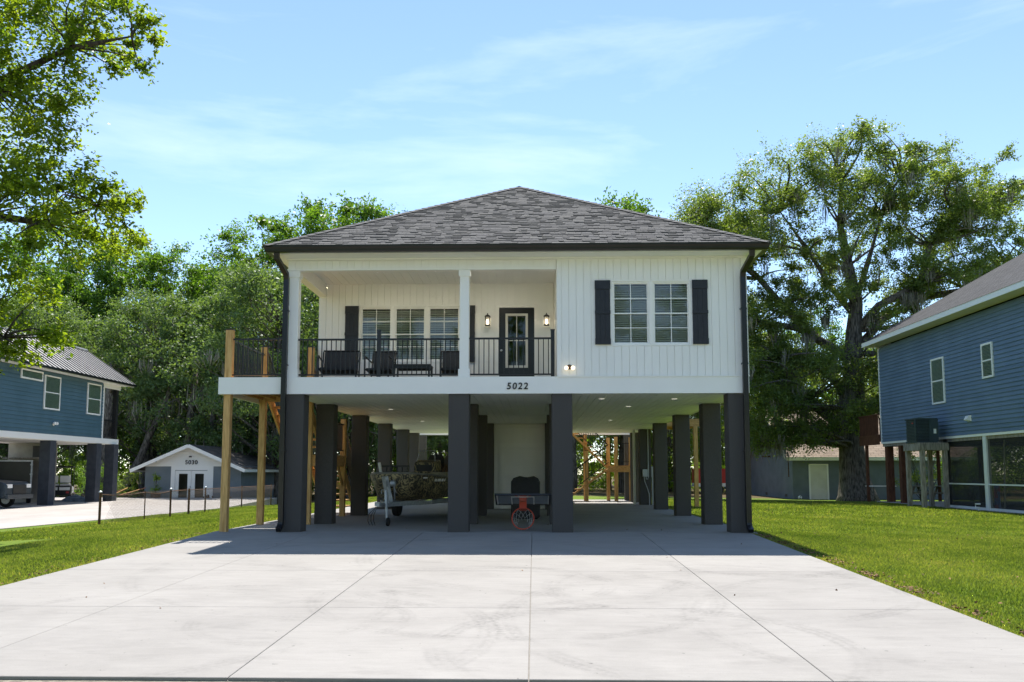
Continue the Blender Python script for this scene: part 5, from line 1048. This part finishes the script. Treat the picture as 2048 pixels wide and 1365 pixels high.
wm.build('wire_mesh', mat('rusty_wire', (.12, .08, .06), (.19, .14, .105), rough=.7, scale=10, metal=.3), fn, kind='stuff')
# ------------------------------------------------------------------ plants
def leafcloud(cent, rad, per, size, seed, flat=.8, asp=.5, up=.35):
    """diamond leaves scattered round clump centres: cent (N,3), rad (N,), per leaves each"""
    r = np.random.RandomState(seed); n = len(cent); c = np.repeat(cent, per, 0); R_ = np.repeat(rad, per)[:, None]; N_ = n * per
    if per > 20:                                                   # leaves sit along shoots that fan out of the clump
        ns = max(6, min(16, per // 14)); sd_ = r.normal(size=(n, ns, 3)) + [0, 0, .25]; sd_ /= np.linalg.norm(sd_, axis=2, keepdims=True); sl_ = r.uniform(.45, 1.55, (n, ns))
        k_ = r.randint(0, ns, N_); ci = np.repeat(np.arange(n), per); d = sd_[ci, k_]; t_ = r.rand(N_) ** .6 * sl_[ci, k_]
        p = c + d * t_[:, None] * R_ * np.array([1, 1, flat]) + r.normal(0, .13, (N_, 3)) * R_
    else:
        d = r.normal(size=(N_, 3)); d /= np.linalg.norm(d, axis=1, keepdims=True); p = c + d * r.rand(N_, 1) ** .45 * R_ * np.array([1, 1, flat])
    nr = r.normal(size=(N_, 3)) + np.array([0, 0, up * 2]) + d * .5; nr /= np.linalg.norm(nr, axis=1, keepdims=True)
    t = np.cross(nr, r.normal(size=(N_, 3))); t /= np.linalg.norm(t, axis=1, keepdims=True); b = np.cross(nr, t)
    s = size * r.uniform(.6, 1.25, (N_, 1)); V = np.stack([p - t * s * .5, p + b * s * asp * .5 + nr * s * .06, p + t * s * .5 - nr * s * .1, p - b * s * asp * .5 + nr * s * .06], 1).reshape(-1, 3)
    rn = np.repeat(np.clip(np.repeat(r.rand(n), per) * .5 + r.rand(N_) * .5, 0, 1), 4)
    return V, rn
def leafobj(name, V, rn, m, parent, **k): return npmesh(name, V, np.arange(len(V)).reshape(-1, 4), m, parent, rnd=rn, **k)
def curve(p, q, r, bend=.18, n=5):
    p, q = np.array(p, float), np.array(q, float); Ln = np.linalg.norm(q - p); mid = r.normal(size=3) * bend * Ln * .5; mid[2] = abs(mid[2]) * .6
    return [p + (q - p) * t + mid * math.sin(math.pi * t) for t in np.linspace(0, 1, n)]
def limb(mb, pts, r0, r1, n=7): mb.tube([tuple(p) for p in pts], list(np.linspace(r0, r1, len(pts))), n)
def moss_strands(pts, seed, ln=(.5, 1.3), per=26, w=.035, spread=.16):
    r = np.random.RandomState(seed); V = []; 
    for p in pts:
        L0 = r.uniform(*ln)
        for k in range(per):
            a = p + np.append(r.normal(0, spread, 2), r.uniform(-.05, .1)); L1 = L0 * r.uniform(.35, 1); th = r.rand() * 6.28; dx = np.array([math.cos(th), math.sin(th), 0]) * w * r.uniform(.4, 1); sw = np.append(r.normal(0, .05, 2), 0)
            m_ = a + sw * .6 + [0, 0, -L1 * .55]; e = a + sw * .2 + (p - a) * np.array([.5, .5, 0]) + [0, 0, -L1]; V += [a - dx * .4, a + dx * .4, m_ + dx, m_ - dx, m_ - dx, m_ + dx, e + dx * .15, e - dx * .15]
    V = np.array(V); return V, np.repeat(r.rand(len(V) // 8), 8)
def tree(kind, label, loc, Ht, cr, z0, tr_, ncl, per, leaf, lm, bm, seed, rz=0, group=None, rc=1.1, lean=(0, 0), flat=.75, moss=0, top=1.0, cat='tree'):
    """a tapered trunk, limbs to every clump, leaves round the clumps"""
    r = np.random.RandomState(seed); t = thing(kind, label, cat, loc, rz, group); mb = MB(); th = Ht * .80
    tp = [np.array([lean[0] * q * th + r.normal(0, .12) * (q > 0), lean[1] * q * th + r.normal(0, .12) * (q > 0), q * th - (.25 if q == 0 else 0)]) for q in np.linspace(0, 1, 8)]
    tp.insert(1, tp[0] * .85 + tp[1] * .15); limb(mb, tp, tr_ * 1.35, tr_ * .16, 10); cc = []; tries = 0
    while len(cc) < ncl and tries < 5000:
        tries += 1; z = r.uniform(z0, Ht); q = (z - z0) / (Ht - z0); prof = cr * (math.sin(math.pi * min(1, .12 + q * .88 * top)) ** .6); a = r.rand() * 6.283; rad = prof * math.sqrt(r.uniform(.12, 1)); cc.append([lean[0] * z + rad * math.cos(a), lean[1] * z + rad * math.sin(a), z])
    cc = np.array(cc)
    for p in cc:
        k = min(max(p[2] - np.linalg.norm(p[:2]) * .75, z0 * .6), th * .95) / th * 7; i = int(k); f = k - i; s_ = tp[min(i + 1, 8)] * (1 - f) + tp[min(i + 2, 8)] * f; limb(mb, curve(s_, p, r), max(.02, tr_ * .22 * (1 - p[2] / Ht * .6)), .015, 5)
    mb.build('trunk', bm, t, smooth=True); rad = rc * r.uniform(.6, 1.25, ncl); V, rn = leafcloud(cc, rad, per, leaf, seed + 1, flat); leafobj('crown', V, rn, lm, t)
    if moss:
        V, rn = moss_strands(cc[cc[:, 2] < Ht * .75][:moss] - [0, 0, .4], seed + 2, (.8, 2.2), 22, .05, .3); leafobj('hanging_moss', V, rn, mossm, t, kind='stuff')
    return t
def copytree(o, loc, rz, label, s=1.0, group=None):
    c = o.copy(); c.location = loc; c.rotation_euler = (0, 0, rz); c.scale = (s, s, s); c['label'] = label
    if group: c['group'] = group
    C.objects.link(c)
    for ch in o.children:
        d = ch.copy(); d.parent = c; C.objects.link(d)
    return c

# topiary balls
V, rn = leafcloud(np.array([[0, 0, .85], [0, 0, 1.55]]), np.array([.30, .24]), 500, .07, 5, 1); leafobj('foliage', V, rn, leaf_under, TOP)

# ---- the big live oak on the right: limbs and clumps set out in metres (x right, z up, depth y) from its foot
oak = thing('live_oak', 'spreading live oak hung with grey moss behind the right lawn', 'tree', (17.3, 29.2, H(17.3, 29.2) - .03))
OL = [  # main limbs: (points x,y,z), r0, r1
 ([(0, 0, -.3), (-.02, 0, .35), (-.12, 0, 1.2), (-.22, 0, 3.0), (-.05, .1, 5.0), (.1, .1, 7.5), (.15, 0, 9.6), (.3, -.1, 11.2), (.05, .1, 13.5), (-.3, .2, 16.0), (-.1, .3, 18.6)], [1.25, .98, .78, .64, .62, .55, .42, .34, .26, .17, .06]),
 ([(-.3, -.1, 3.0), (-1.3, -.3, 4.6), (-2.6, -.6, 5.6), (-3.9, -.8, 6.4), (-4.3, -.9, 8.0), (-5.3, -1, 8.9)], [.50, .42, .34, .26, .18, .08]),
 ([(0, 0, 8.0), (-1.6, .6, 9.3), (-3.4, .8, 11.3), (-4.6, 1.0, 13.0), (-6.4, 1.2, 14.6), (-8.0, 1.0, 16.0)], [.40, .34, .28, .22, .14, .05]),
 ([(-1.4, .4, 9.1), (-3.0, -.4, 9.8), (-5.2, -1.0, 10.0), (-7.0, -1.2, 10.9), (-8.0, -1.5, 12.0)], [.30, .27, .2, .14, .05]),
 ([(.2, 0, 9.5), (1.3, -.6, 11.0), (3.4, -1.0, 12.2), (4.0, -1.0, 14.4), (5.4, -1.1, 16.2), (7.6, -1.2, 17.4), (9.4, -1.2, 18.0)], [.36, .30, .24, .20, .15, .10, .04]),
 ([(.6, 0, 9.0), (2.2, .8, 10.6), (4.5, 1.0, 11.8), (7.2, 1.2, 12.2), (9.6, 1.2, 12.9), (11.0, 1.2, 13.6)], [.34, .28, .22, .16, .10, .04]),
 ([(.2, 0, 10.6), (-.9, .4, 12.4), (-1.9, .6, 14.5), (-3.4, .8, 17.0)], [.26, .2, .14, .05]),
 ([(.2, 0, 11.0), (1.2, .3, 13.8), (2.0, .2, 16.5), (2.8, 0, 19.0)], [.26, .2, .14, .05]),
 ([(-.2, 0, 6.0), (-2.0, .5, 8.0), (-4.6, .6, 8.4), (-6.6, .5, 8.6)], [.26, .22, .15, .06]),
 ([(.4, 0, 8.3), (2.4, -.7, 8.4), (4.2, -.8, 7.6), (5.4, -.8, 7.0)], [.24, .18, .11, .04])]
mb = MB()
for pts, rr_ in OL: mb.tube(pts, rr_ if rr_[0] > 1 else [q * .72 for q in rr_], 14 if rr_[0] > 1 else 9)
# crown clumps (x, z, radius, count)
OC = [(-9.0, 14.6, 1.1, 5), (-8.4, 15.6, 1.2, 6), (-7.2, 16.6, 1.3, 6), (-6.2, 17.3, 1.3, 6), (-7.4, 13.4, 1.2, 5), (-9.4, 12.4, .9, 3), (-10.6, 12.2, 1.0, 4), (-10.4, 10.9, .9, 3), (-12.2, 11.9, .9, 3), (-13.6, 12.0, .8, 2), (-8.0, 11.4, 1.0, 4), (-5.6, 15.0, 1.3, 6), (-4.6, 16.6, 1.3, 6), (-3.4, 18.0, 1.3, 6), (-2.6, 15.4, 1.3, 5),
 (-1.2, 19.3, 1.2, 6), (-.2, 20.4, 1.0, 4), (.9, 20.2, 1.0, 4), (1.6, 18.9, 1.2, 6), (0, 17.6, 1.4, 7), (2.6, 17.6, 1.1, 4), (3.2, 19.9, .7, 2), (.4, 15.4, 1.2, 5), (-1.0, 13.6, 1.0, 4), (4.6, 17.8, 1.0, 5), (5.6, 19.4, .9, 4), (4.2, 16.0, 1.1, 5), (5.6, 15.8, 1.1, 5), (7.2, 17.0, 1.1, 5), (8.6, 17.2, 1.0, 4), (9.9, 17.0, .9, 4), (10.0, 16.2, .9, 3), (7.2, 15.0, 1.1, 4), (8.6, 14.4, .9, 3), (6.0, 13.4, 1.0, 3),
 (4.4, 12.6, 1.2, 5), (6.6, 12.6, 1.0, 4), (8.6, 12.9, 1.1, 5), (10.4, 12.7, 1.1, 5), (11.8, 12.4, 1.0, 4), (12.6, 11.8, .9, 3), (2.4, 12.2, 1.1, 4), (2.0, 10.0, 1.1, 4), (3.8, 9.4, 1.1, 4), (5.2, 8.2, .9, 3), (6.8, 9.4, .8, 2), (3.4, 7.6, 1.1, 5), (2.0, 8.0, 1.1, 5), (1.6, 6.4, 1.2, 6), (-.6, 7.4, 1.3, 6), (-2.2, 7.2, 1.4, 7), (-3.8, 7.6, 1.3, 6), (-5.2, 7.2, 1.3, 6), (-6.4, 7.4, 1.2, 5), (-5.6, 9.6, 1.1, 5), (-3.4, 10.6, 1.0, 4), (-2.0, 11.6, 1.0, 4), (-6.8, 11.2, 1.0, 4),
 (-2.8, 5.2, 1.3, 7), (-4.4, 5.4, 1.3, 6), (-5.8, 5.4, 1.2, 5), (-4.8, 3.8, 1.1, 6), (-3.4, 3.6, 1.0, 5), (-2.2, 3.9, .8, 3), (-6.0, 3.8, 1.0, 4), (.6, 5.0, .9, 3), (-.9, 5.6, 1.1, 4), (2.6, 5.4, .8, 3), (-7.0, 9.2, 1.0, 4), (1.0, 12.8, .8, 2), (-6.4, 6.2, 1.0, 3)]
r = np.random.RandomState(11); cc = []; rad = []
LP = np.array([p for pts, _ in OL for p in pts[2:]], float)
for (x, z, rr_, k) in OC:
    x = x * .9 if x > 3 else x
    wd_ = 3.6 if 5 < z < 18 else 2.0
    for j in range(int(k * 1.7)):
        q = np.array([x + r.normal(0, rr_ * .75), r.uniform(-wd_, wd_) * (1.0 if abs(x) < 7 else .6) + (0 if z > 6 else -1.0), z + r.normal(0, rr_ * .42)]); cc.append(q); rad.append(rr_ * r.uniform(.45, .8))
        dd = np.linalg.norm((LP - q) * [1, 1, 1.3], axis=1) + np.where(LP[:, 2] > q[2] + .3, 4, 0); s_ = LP[dd.argmin()]; limb(mb, curve(s_, q, r, .25, 6), .05 + .012 * np.linalg.norm(q - s_), .012, 5)
for pts, rr_ in OL[1:]:
    for a_, b_ in zip(pts[1:-1], pts[2:]):
        if b_[2] < 6 or abs(b_[0]) < 1.5: continue
        for j in range(7):
            q = np.array(a_) + (np.array(b_) - np.array(a_)) * r.rand() + r.normal(0, .75, 3) + [0, 0, .35]; cc.append(q); rad.append(r.uniform(.4, .75))
oak.scale = (1, 1, .95)
cc = np.array(cc); rad = np.array(rad)
mb.build('trunk', bark, oak, smooth=True)
V, rn = leafcloud(cc, rad * 1.4, 470, .155, 21, .72, .50, .5); leafobj('crown', V, rn, leaf_oak, oak)
mp_ = np.array([(-.75, -.75, 6.4), (-.6, -.8, 6.1), (-.9, -.8, 5.6), (-5.0, -1.2, 4.0), (-4.4, -1.4, 3.7), (-6.0, -1.3, 3.2), (-5.6, -1.2, 3.4), (-3.0, -1.0, 5.3), (-4.2, -.9, 6.0), (-2.6, -1, 9.6), (-4.4, -1.1, 9.8), (1.0, -.7, 10.6), (2.6, -1.0, 11.6), (4.0, .9, 11.5), (5.8, 1, 11.9), (-.2, -.4, 12.0), (-.5, -.5, 13.4), (.2, -.4, 11.6), (-1.4, -.3, 10.6), (3.2, -1, 12.0), (-6.6, .4, 8.6), (7.4, 1.2, 12.1), (-3.6, -.8, 7.3), (-3.2, -.7, 4.2)], float)
V1, r1_ = moss_strands(mp_, 5, (.7, 2.0), 60, .035, .2); V2, r2_ = moss_strands(cc[(r.rand(len(cc)) < .28)] - [0, 0, .3], 6, (.5, 1.5), 18, .03, .16); V3, r3_ = moss_strands(np.array([(-.8, -.85, 6.6), (-.9, -.9, 6.2)]), 9, (3.0, 4.2), 90, .03, .22)
leafobj('hanging_moss', np.concatenate([V1, V2, V3]), np.concatenate([r1_, r2_, r3_]), mossm, oak, kind='stuff')

# ---- the near tree whose boughs hang in at the upper left (its trunk stands out of the frame)
nt_ = thing('elm_tree', 'leafy elm overhanging the upper left corner close to the camera', 'tree', (-15.8, 1.5, -.75)); nt_.scale = (1.25, 1.25, 1.25)
NL = [([(0, 0, -.3), (0, 0, .5), (.1, 0, 2.6), (.3, -.1, 5.2), (.4, 0, 8.2), (.3, .1, 11.0), (.2, 0, 14)], [.46, .34, .29, .25, .20, .13, .04]),
 ([(.2, 0, 3.6), (1.2, -.1, 4.3), (2.2, -.2, 4.5), (3.4, -.2, 4.2), (4.2, -.2, 3.9)], [.12, .09, .07, .045, .015]),
 ([(.3, 0, 5.0), (1.8, .1, 6.0), (3.4, .1, 6.2), (4.8, 0, 6.0), (6.0, 0, 6.3)], [.14, .11, .08, .05, .015]),
 ([(.4, 0, 6.6), (1.8, 0, 8.0), (3.4, 0, 8.6), (5.2, 0, 9.3), (6.6, 0, 9.5)], [.14, .11, .08, .05, .015]), ([(.4, 0, 8.4), (2.0, .2, 10.2), (4.0, .2, 11.2), (5.8, .1, 11.6)], [.12, .09, .06, .015]), ([(.35, 0, 7.5), (-1.6, -.8, 9), (-3.2, -1.2, 10.5)], [.12, .08, .02]), ([(.3, 0, 6.0), (-1.4, 1.2, 7.4), (-2.8, 2, 8.2)], [.12, .08, .02])]
NC = [(3.2, 4.55, .38, 3), (3.7, 4.3, .34, 3), (4.2, 4.1, .28, 2), (3.3, 3.8, .38, 4), (3.9, 3.6, .32, 3), (4.5, 3.95, .24, 2), (2.8, 4.2, .5, 4), (2.6, 3.4, .4, 2), (4.1, 3.3, .22, 1),
 (3.6, 5.9, .45, 4), (4.2, 6.1, .42, 4), (4.8, 6.0, .40, 4), (5.3, 6.2, .40, 4), (5.7, 6.35, .30, 3), (5.1, 5.6, .35, 3), (4.4, 5.5, .40, 4), (5.6, 5.85, .28, 2), (4.2, 6.9, .40, 4), (4.8, 6.75, .34, 3), (5.3, 6.75, .28, 2), (3.5, 6.6, .5, 5), (3.4, 7.3, .45, 5), (3.9, 7.5, .35, 3), (3.2, 5.2, .45, 4), (3.9, 5.05, .3, 2),
 (3.4, 8.1, .5, 6), (4.0, 8.0, .42, 4), (4.4, 8.5, .42, 4), (4.9, 8.3, .36, 3), (3.6, 8.9, .5, 6), (4.4, 9.2, .45, 5), (5.1, 8.9, .40, 4), (5.6, 9.15, .36, 3), (5.2, 9.6, .45, 5), (5.9, 9.7, .36, 4), (6.4, 9.55, .26, 2), (6.2, 9.95, .3, 3), (4.5, 9.9, .5, 6), (3.6, 9.8, .5, 6), (5.3, 10.3, .45, 5), (6.0, 10.5, .35, 3), (4.4, 10.7, .5, 5), (3.4, 10.6, .6, 6), (2.6, 9.4, .6, 6), (2.6, 8.0, .6, 6), (2.6, 6.6, .6, 5), (2.2, 5.4, .6, 4), (2.4, 10.8, .7, 6), (4.0, 11.6, .6, 5), (5.4, 11.3, .5, 4), (2.0, 12.2, .8, 6), (0.4, 13.4, .9, 6), (.2, 11.4, 1.0, 6), (-1.6, 9.6, 1.0, 6), (-3.2, 10.8, 1.0, 6), (-2.6, 8.2, 1.0, 5), (1.0, 9.0, .9, 5), (.6, 6.8, .9, 4)]
mb = MB(); 
NL = [([(x * (.80 if x > 1 else 1), y, z) for x, y, z in pts], q) for pts, q in NL]
for pts, rr_ in NL: mb.tube(pts, rr_, 10)
r = np.random.RandomState(31); cc = []; rad = []; LP = np.array([p for pts, _ in NL for p in pts[1:]], float)
for (x, z, rr_, k) in NC:
    x = x - (1.1 if z > 8 else .5 if z > 6.5 else .35)
    for j in range(k):
        q = np.array([x + r.normal(0, rr_ * .6), r.normal(0, .75), z + r.normal(0, rr_ * .5)]); cc.append(q); rad.append(rr_ * r.uniform(.5, .95)); dd = np.linalg.norm((LP - q), axis=1) + np.where(LP[:, 0] > q[0] + .2, 2, 0); limb(mb, curve(LP[dd.argmin()], q, r, .2, 5), .022, .005, 5)
mb.build('trunk', bark2, nt_, smooth=True); V, rn = leafcloud(np.array(cc), np.array(rad) * 1.45, 200, .10, 41, .7, .55, .7); leafobj('crown', V, rn, leaf_near, nt_)

# ---- wood behind the houses
def W(px, D): return (px - 1067.5) / 1688.7 * D
grp = 'trees of the wood behind the houses'
kinds = {}
def plant(key, X, Y, rz, s, label):
    z = H(X, Y) - .05
    if key not in kinds:
        a = dict(b=('broadleaf_tree', 17, 4.3, 4.0, .24, 105, 290, .22, leaf_brt, bark2, 101, 1.05), c=('broadleaf_tree', 16, 3.8, 3.5, .22, 95, 290, .22, leaf_brt, bark2, 103, 1.0), o=('oak_tree', 12.5, 5.2, 2.6, .36, 130, 330, .175, leaf_grey, bark, 107, 1.15), q=('oak_tree', 11.5, 4.6, 2.2, .30, 120, 330, .175, leaf_grey, bark, 109, 1.1), p=('pine_tree', 19, 2.6, 9.0, .26, 60, 170, .30, leaf_pine, bark, 113, .8))[key]
        kinds[key] = tree(a[0], label, (X, Y, z), a[1], a[2], a[3], a[4], a[5], a[6], a[7], a[8], a[9], a[10], rz, grp, a[11], moss=14 if key in 'oq' else 0, flat=.6 if key in 'oq' else .85, top=.95); kinds[key].scale = (s, s, s)
        return kinds[key]
    return copytree(kinds[key], (X, Y, z), rz, label, s, grp)
FOREST = [
 ('o', -17.6, 41.5, .3, 1.30, 'grey-green oak rising just left of the white house deck'), ('q', -23.0, 44.5, 1.4, 1.28, 'rounded grey-green oak directly behind the numbered shed'), ('o', -28.6, 46.0, 2.3, 1.2, 'grey-green oak behind the metal-roofed house corner'), ('q', -13.4, 45.0, 4.0, 1.42, 'dense oak showing through the white porch railing'),
 ('b', -31.6, 55.0, .5, 1.24, 'bright green broadleaf with its top above the shed, left of the pines'), ('c', -38.7, 56.0, 2.0, 1.46, 'tall bright green broadleaf behind the near elm boughs'), ('b', -35.3, 57.0, 5.1, 1.26, 'bright green broadleaf right behind the metal roof ridge'), ('b', -24.2, 57.0, 3.0, 1.45, 'tall bright broadleaf left of the black gutter corner'), ('c', -18.4, 56.0, 1.0, 1.62, 'highest bright broadleaf poking above the left roof slope'), ('b', -15.6, 57.5, 2.2, 1.52, 'narrow bright broadleaf beside the highest one over the left roof slope'), ('c', -21.6, 54.0, 4.2, 1.14, 'broadleaf filling the gap right of the tall one by the gutter corner'), ('p', -31.6, 63.0, .6, 1.10, 'dark pine standing in a gap of the left treeline'), ('p', -30.3, 64.0, 2.6, 1.13, 'second dark pine, right of its twin in the left treeline'),
 ('c', -44.5, 58.0, 3.7, 1.5, 'tall broadleaf at the extreme left behind the elm boughs'), ('b', -28.0, 60.0, 4.9, 1.28, 'broadleaf closing the gap right of the pines'), ('c', -12.5, 60.0, .9, 1.3, 'broadleaf mostly hidden behind the left roof slope'),
 ('b', -40.0, 52.0, 4.4, 1.1, 'broadleaf tree behind the near elm branches on the far left'), ('o', -36.0, 44.0, .8, 1.15, 'broad oak behind the slate blue house roof'), ('q', -42.0, 42.0, 2.9, 1.2, 'oak beyond the left edge of the slate blue house'),
 ('c', -9.5, 52.0, 3.3, .95, 'broadleaf hidden behind the white house, seen under its floor on the left'), ('q', -5.0, 44.0, 5.0, 1.0, 'oak seen between the boat and the centre piers'), ('o', 1.0, 46.0, .4, .95, 'oak behind the rear stairs under the house'), ('b', 6.2, 54.0, 1.2, .95, 'broadleaf seen beyond the right-hand row of piers'),
 ('q', 10.6, 50.0, 2.2, 1.0, 'oak right of the carport behind the red trailer'), ('c', 6.3, 43.5, 5.2, 1.30, 'yellowish broadleaf with a spindly top above the right roof slope'), ('o', 17.0, 52.0, 3.1, 1.05, 'oak behind the grey garage roof, left of the live oak trunk'), ('b', 24.0, 56.0, .2, .9, 'broadleaf behind the grey garage, right of the live oak trunk'), ('q', 27.0, 46.0, 1.9, 1.0, 'oak behind the blue house deck'), ('o', 33.0, 48.0, 4.1, .95, 'oak hidden mostly behind the blue house roof'), ('q', 22.4, 39.8, 3.6, .62, 'small oak seen between the legs of the equipment stand')]
for f in FOREST: plant(*f)
# dark stems inside the wood, seen against sunlit undergrowth
r = np.random.RandomState(77)
SV = [(-24.6, 42, .34), (-22.6, 41.5, .30), (-21.7, 42.2, .34), (-19.9, 43, .22), (-28.3, 44, .30), (-30.0, 41, .55), (-29.0, 42.0, .30), (-26.6, 47, .16), (-25.6, 48, .14), (-17.6, 46, .2), (-15.4, 44, .26), (-9.0, 41, .4), (-6.6, 44, .16), (-3.0, 47, .2), (2.6, 42, .4), (8.4, 47, .16), (9.8, 52, .2), (-33, 45, .3), (-12.0, 48, .2), (-23.6, 50, .12)]
names = ['left of the shed peak', 'right of the shed peak', 'above the shed roof, thicker of the pair', 'behind the yellow deck post', 'beside the golf cart', 'broad and split behind the golf cart', 'leaning right behind the golf cart', 'thin, left of the shed eave', 'very thin, left of the shed eave', 'between the two deck posts', 'behind the deck stairs', 'wide, behind the left row of piers', 'thin, above the boat', 'behind the boat console', 'wide, behind the rear stairs', 'thin, right of the carport', 'far, right of the carport', 'at the far left under the blue house', 'behind the landing stairs', 'thinnest, over the shed roof ridge']
for (x, y, rr_), nm in zip(SV, names):
    t = thing('bare_tree', 'dark bare tree trunk ' + nm, 'tree', (x, y, H(x, y) - .1), 0, 'dark trunks standing in the wood'); mb = MB(); ht = 6.5 + 3 * r.rand(); ln = r.normal(0, .05, 2) + ((.45, 0) if 'leaning' in nm else (0, 0))
    pts = [np.array([ln[0] * z + r.normal(0, .05), ln[1] * z + r.normal(0, .05), z]) for z in np.linspace(0, ht, 7)]; limb(mb, pts, rr_ * 1.1, rr_ * .5, 9)
    for k in range(5): q = pts[3 + k % 4]; limb(mb, curve(q, q + np.array([r.normal(0, 1.2), r.normal(0, 1.2), r.uniform(.6, 1.8)]), r, .2, 4), rr_ * .3, .015, 5)
    mb.build('trunk', bark, t, smooth=True)
# undergrowth and the far mass of the wood
cc = []; rr2 = []
for i in range(1900):
    x = r.uniform(-62, 46); y = r.uniform(45, 60); cc.append((x, y, H(x, y) + abs(r.normal(0, 1.9)) + .2)); rr2.append(r.uniform(.5, 1.1))
V, rn = leafcloud(np.array(cc), np.array(rr2), 75, .21, 91, .7); leafobj('undergrowth', V, rn, leaf_under, None, kind='stuff', label='sunlit undergrowth of the wood', category='undergrowth')
cc = []; rr2 = []
for i in range(2300):
    x = r.uniform(-85, 70); y = r.uniform(66, 80); hmax = 11.5 + 2.5 * math.sin(x * .35) + 1.5 * math.sin(x * .9 + 1); cc.append((x, y, r.uniform(.0, 1) ** .8 * hmax)); rr2.append(r.uniform(.9, 1.7))
V, rn = leafcloud(np.array(cc), np.array(rr2), 90, .45, 93, .8); leafobj('far_wood', V, rn, leaf_brt, None, kind='stuff', label='far mass of green woodland', category='wood')
# trees across the street, behind the camera (they show in the window glass)
for i, (x, nm) in enumerate([(-32, 'far left'), (-24, 'second from the left'), (-16.5, 'third from the left'), (-10, 'fourth from the left'), (-3, 'just left of centre'), (4, 'just right of centre'), (11, 'fourth from the right'), (18, 'third from the right'), (25.5, 'second from the right'), (33, 'far right')]):
    copytree(kinds['obqcb'[i % 5]], (x, -38 - 3 * (i % 2), -.35), i * 1.3, 'tree across the street, ' + nm + ' of its row', (1.1, .84, 1.15, .86, .82)[i % 5], 'trees across the street')
# shrubs
def shrub(name, label, x, y, h, w_, lm, seed, n=14, leaf=.09):
    r = np.random.RandomState(seed); t = thing(name, label, 'shrub', (x, y, H(x, y) - .03)); c = np.stack([r.normal(0, w_ * .4, n), r.normal(0, w_ * .4, n), r.uniform(.2, 1, n) * h], 1); mb = MB()
    for p in c: limb(mb, curve((r.normal(0, .05), r.normal(0, .05), 0), p, r, .2, 4), .02, .006, 5)
    mb.build('stem', bark2, t); V, rn = leafcloud(c, np.full(n, w_ * .34), 220, leaf, seed, .9); leafobj('foliage', V, rn, lm, t); return t
shrub('flowering_shrub', 'glossy flowering shrub right of the golf cart', -25.2, 31.2, 2.2, 1.3, leaf_brt, 301); shrub('garden_shrub', 'dark leafy shrub between the left house piers and the shed', -25.4, 35.4, 1.9, 1.3, leaf_oak, 302); shrub('garden_shrub', 'green bush behind the equipment stand of the blue house', 20.6, 33.0 - 4, 3.2, 1.6, leaf_oak, 303, 18, .11); shrub('garden_shrub', 'leafy bush under the far side of the blue house', 23.5, 29.5, 3.0, 1.8, leaf_brt, 304, 18, .11)

# ------------------------------------------------------------------ lawn blades, dead leaves
r = np.random.RandomState(55)
def blades(n, xr, yr, hgt, wdt):
    x = r.uniform(*xr, n); y = yr[0] + (yr[1] - yr[0]) * r.rand(n); return x, y, np.full(n, hgt), np.full(n, wdt)
parts = [blades(210000, (4.195, 9.5), (-10.6, 0.5), .038, .007), blades(110000, (4.38, 14), (-4, 8), .04, .011), blades(50000, (4.4, 16), (8, 24), .05, .022), blades(110000, (-10.2, -6.33), (-8.5, 3), .04, .010), blades(60000, (-13.6, -6.38), (2, 14), .05, .020), blades(30000, (-13, -6.4), (14, 26), .05, .03)]
x = np.concatenate([p[0] for p in parts]); y = np.concatenate([p[1] for p in parts]); h = np.concatenate([p[2] for p in parts]) * r.uniform(.5, 1.25, len(x)); w_ = np.concatenate([p[3] for p in parts])
z = gz(x, y) - .035; th = r.rand(len(x)) * 6.283; c, s = np.cos(th) * w_, np.sin(th) * w_; lx, ly = r.normal(0, .4, len(x)) * h, r.normal(0, .4, len(x)) * h
V = np.stack([np.stack([x - c, y - s, z], -1), np.stack([x + c, y + s, z], -1), np.stack([x + lx, y + ly, z + h], -1)], 1).reshape(-1, 3)
npmesh('grass', V, np.arange(len(V)).reshape(-1, 3), grassb, rnd=np.repeat(np.clip(.42 + .16 * np.sin(x * .9) * np.sin(y * .7 + x * .3) + .12 * np.sin(x * 2.3 + 1.7 * np.sin(y * 1.1)) + r.normal(0, .22, len(x)) + np.where(r.rand(len(x)) < .45, .75, .15) * np.exp(-np.minimum(np.abs(x - 4.24), np.abs(x + 6.38)) / .28) + (r.rand(len(x)) < .05) * .6, 0, 1.3), 3), kind='stuff')
n = 1100; sd = r.rand(n) < .8; x = np.where(sd, 4.26 + np.abs(r.normal(0, .13, n)), -6.42 - np.abs(r.normal(0, .12, n))); y = r.uniform(-10.4, 0, n); y = y + .5 * np.sin(y * 5.1); k = 260; x[:k] = r.uniform(4.4, 12, k); y[:k] = r.uniform(-9, 12, k)
x[k:k + 26] = r.uniform(-6, 4.1, 26); y[k:k + 26] = r.uniform(-9, 7, 26)
z = gz(x, y) + np.where((x > -6.36) & (x < 4.22), .006, .012); V, rn = leafcloud(np.stack([x, y, z], 1), np.full(n, .004), 1, .042, 58, .5, .6, 1.2); leafobj('dead_leaves', V, rn, leafl, None, kind='stuff')
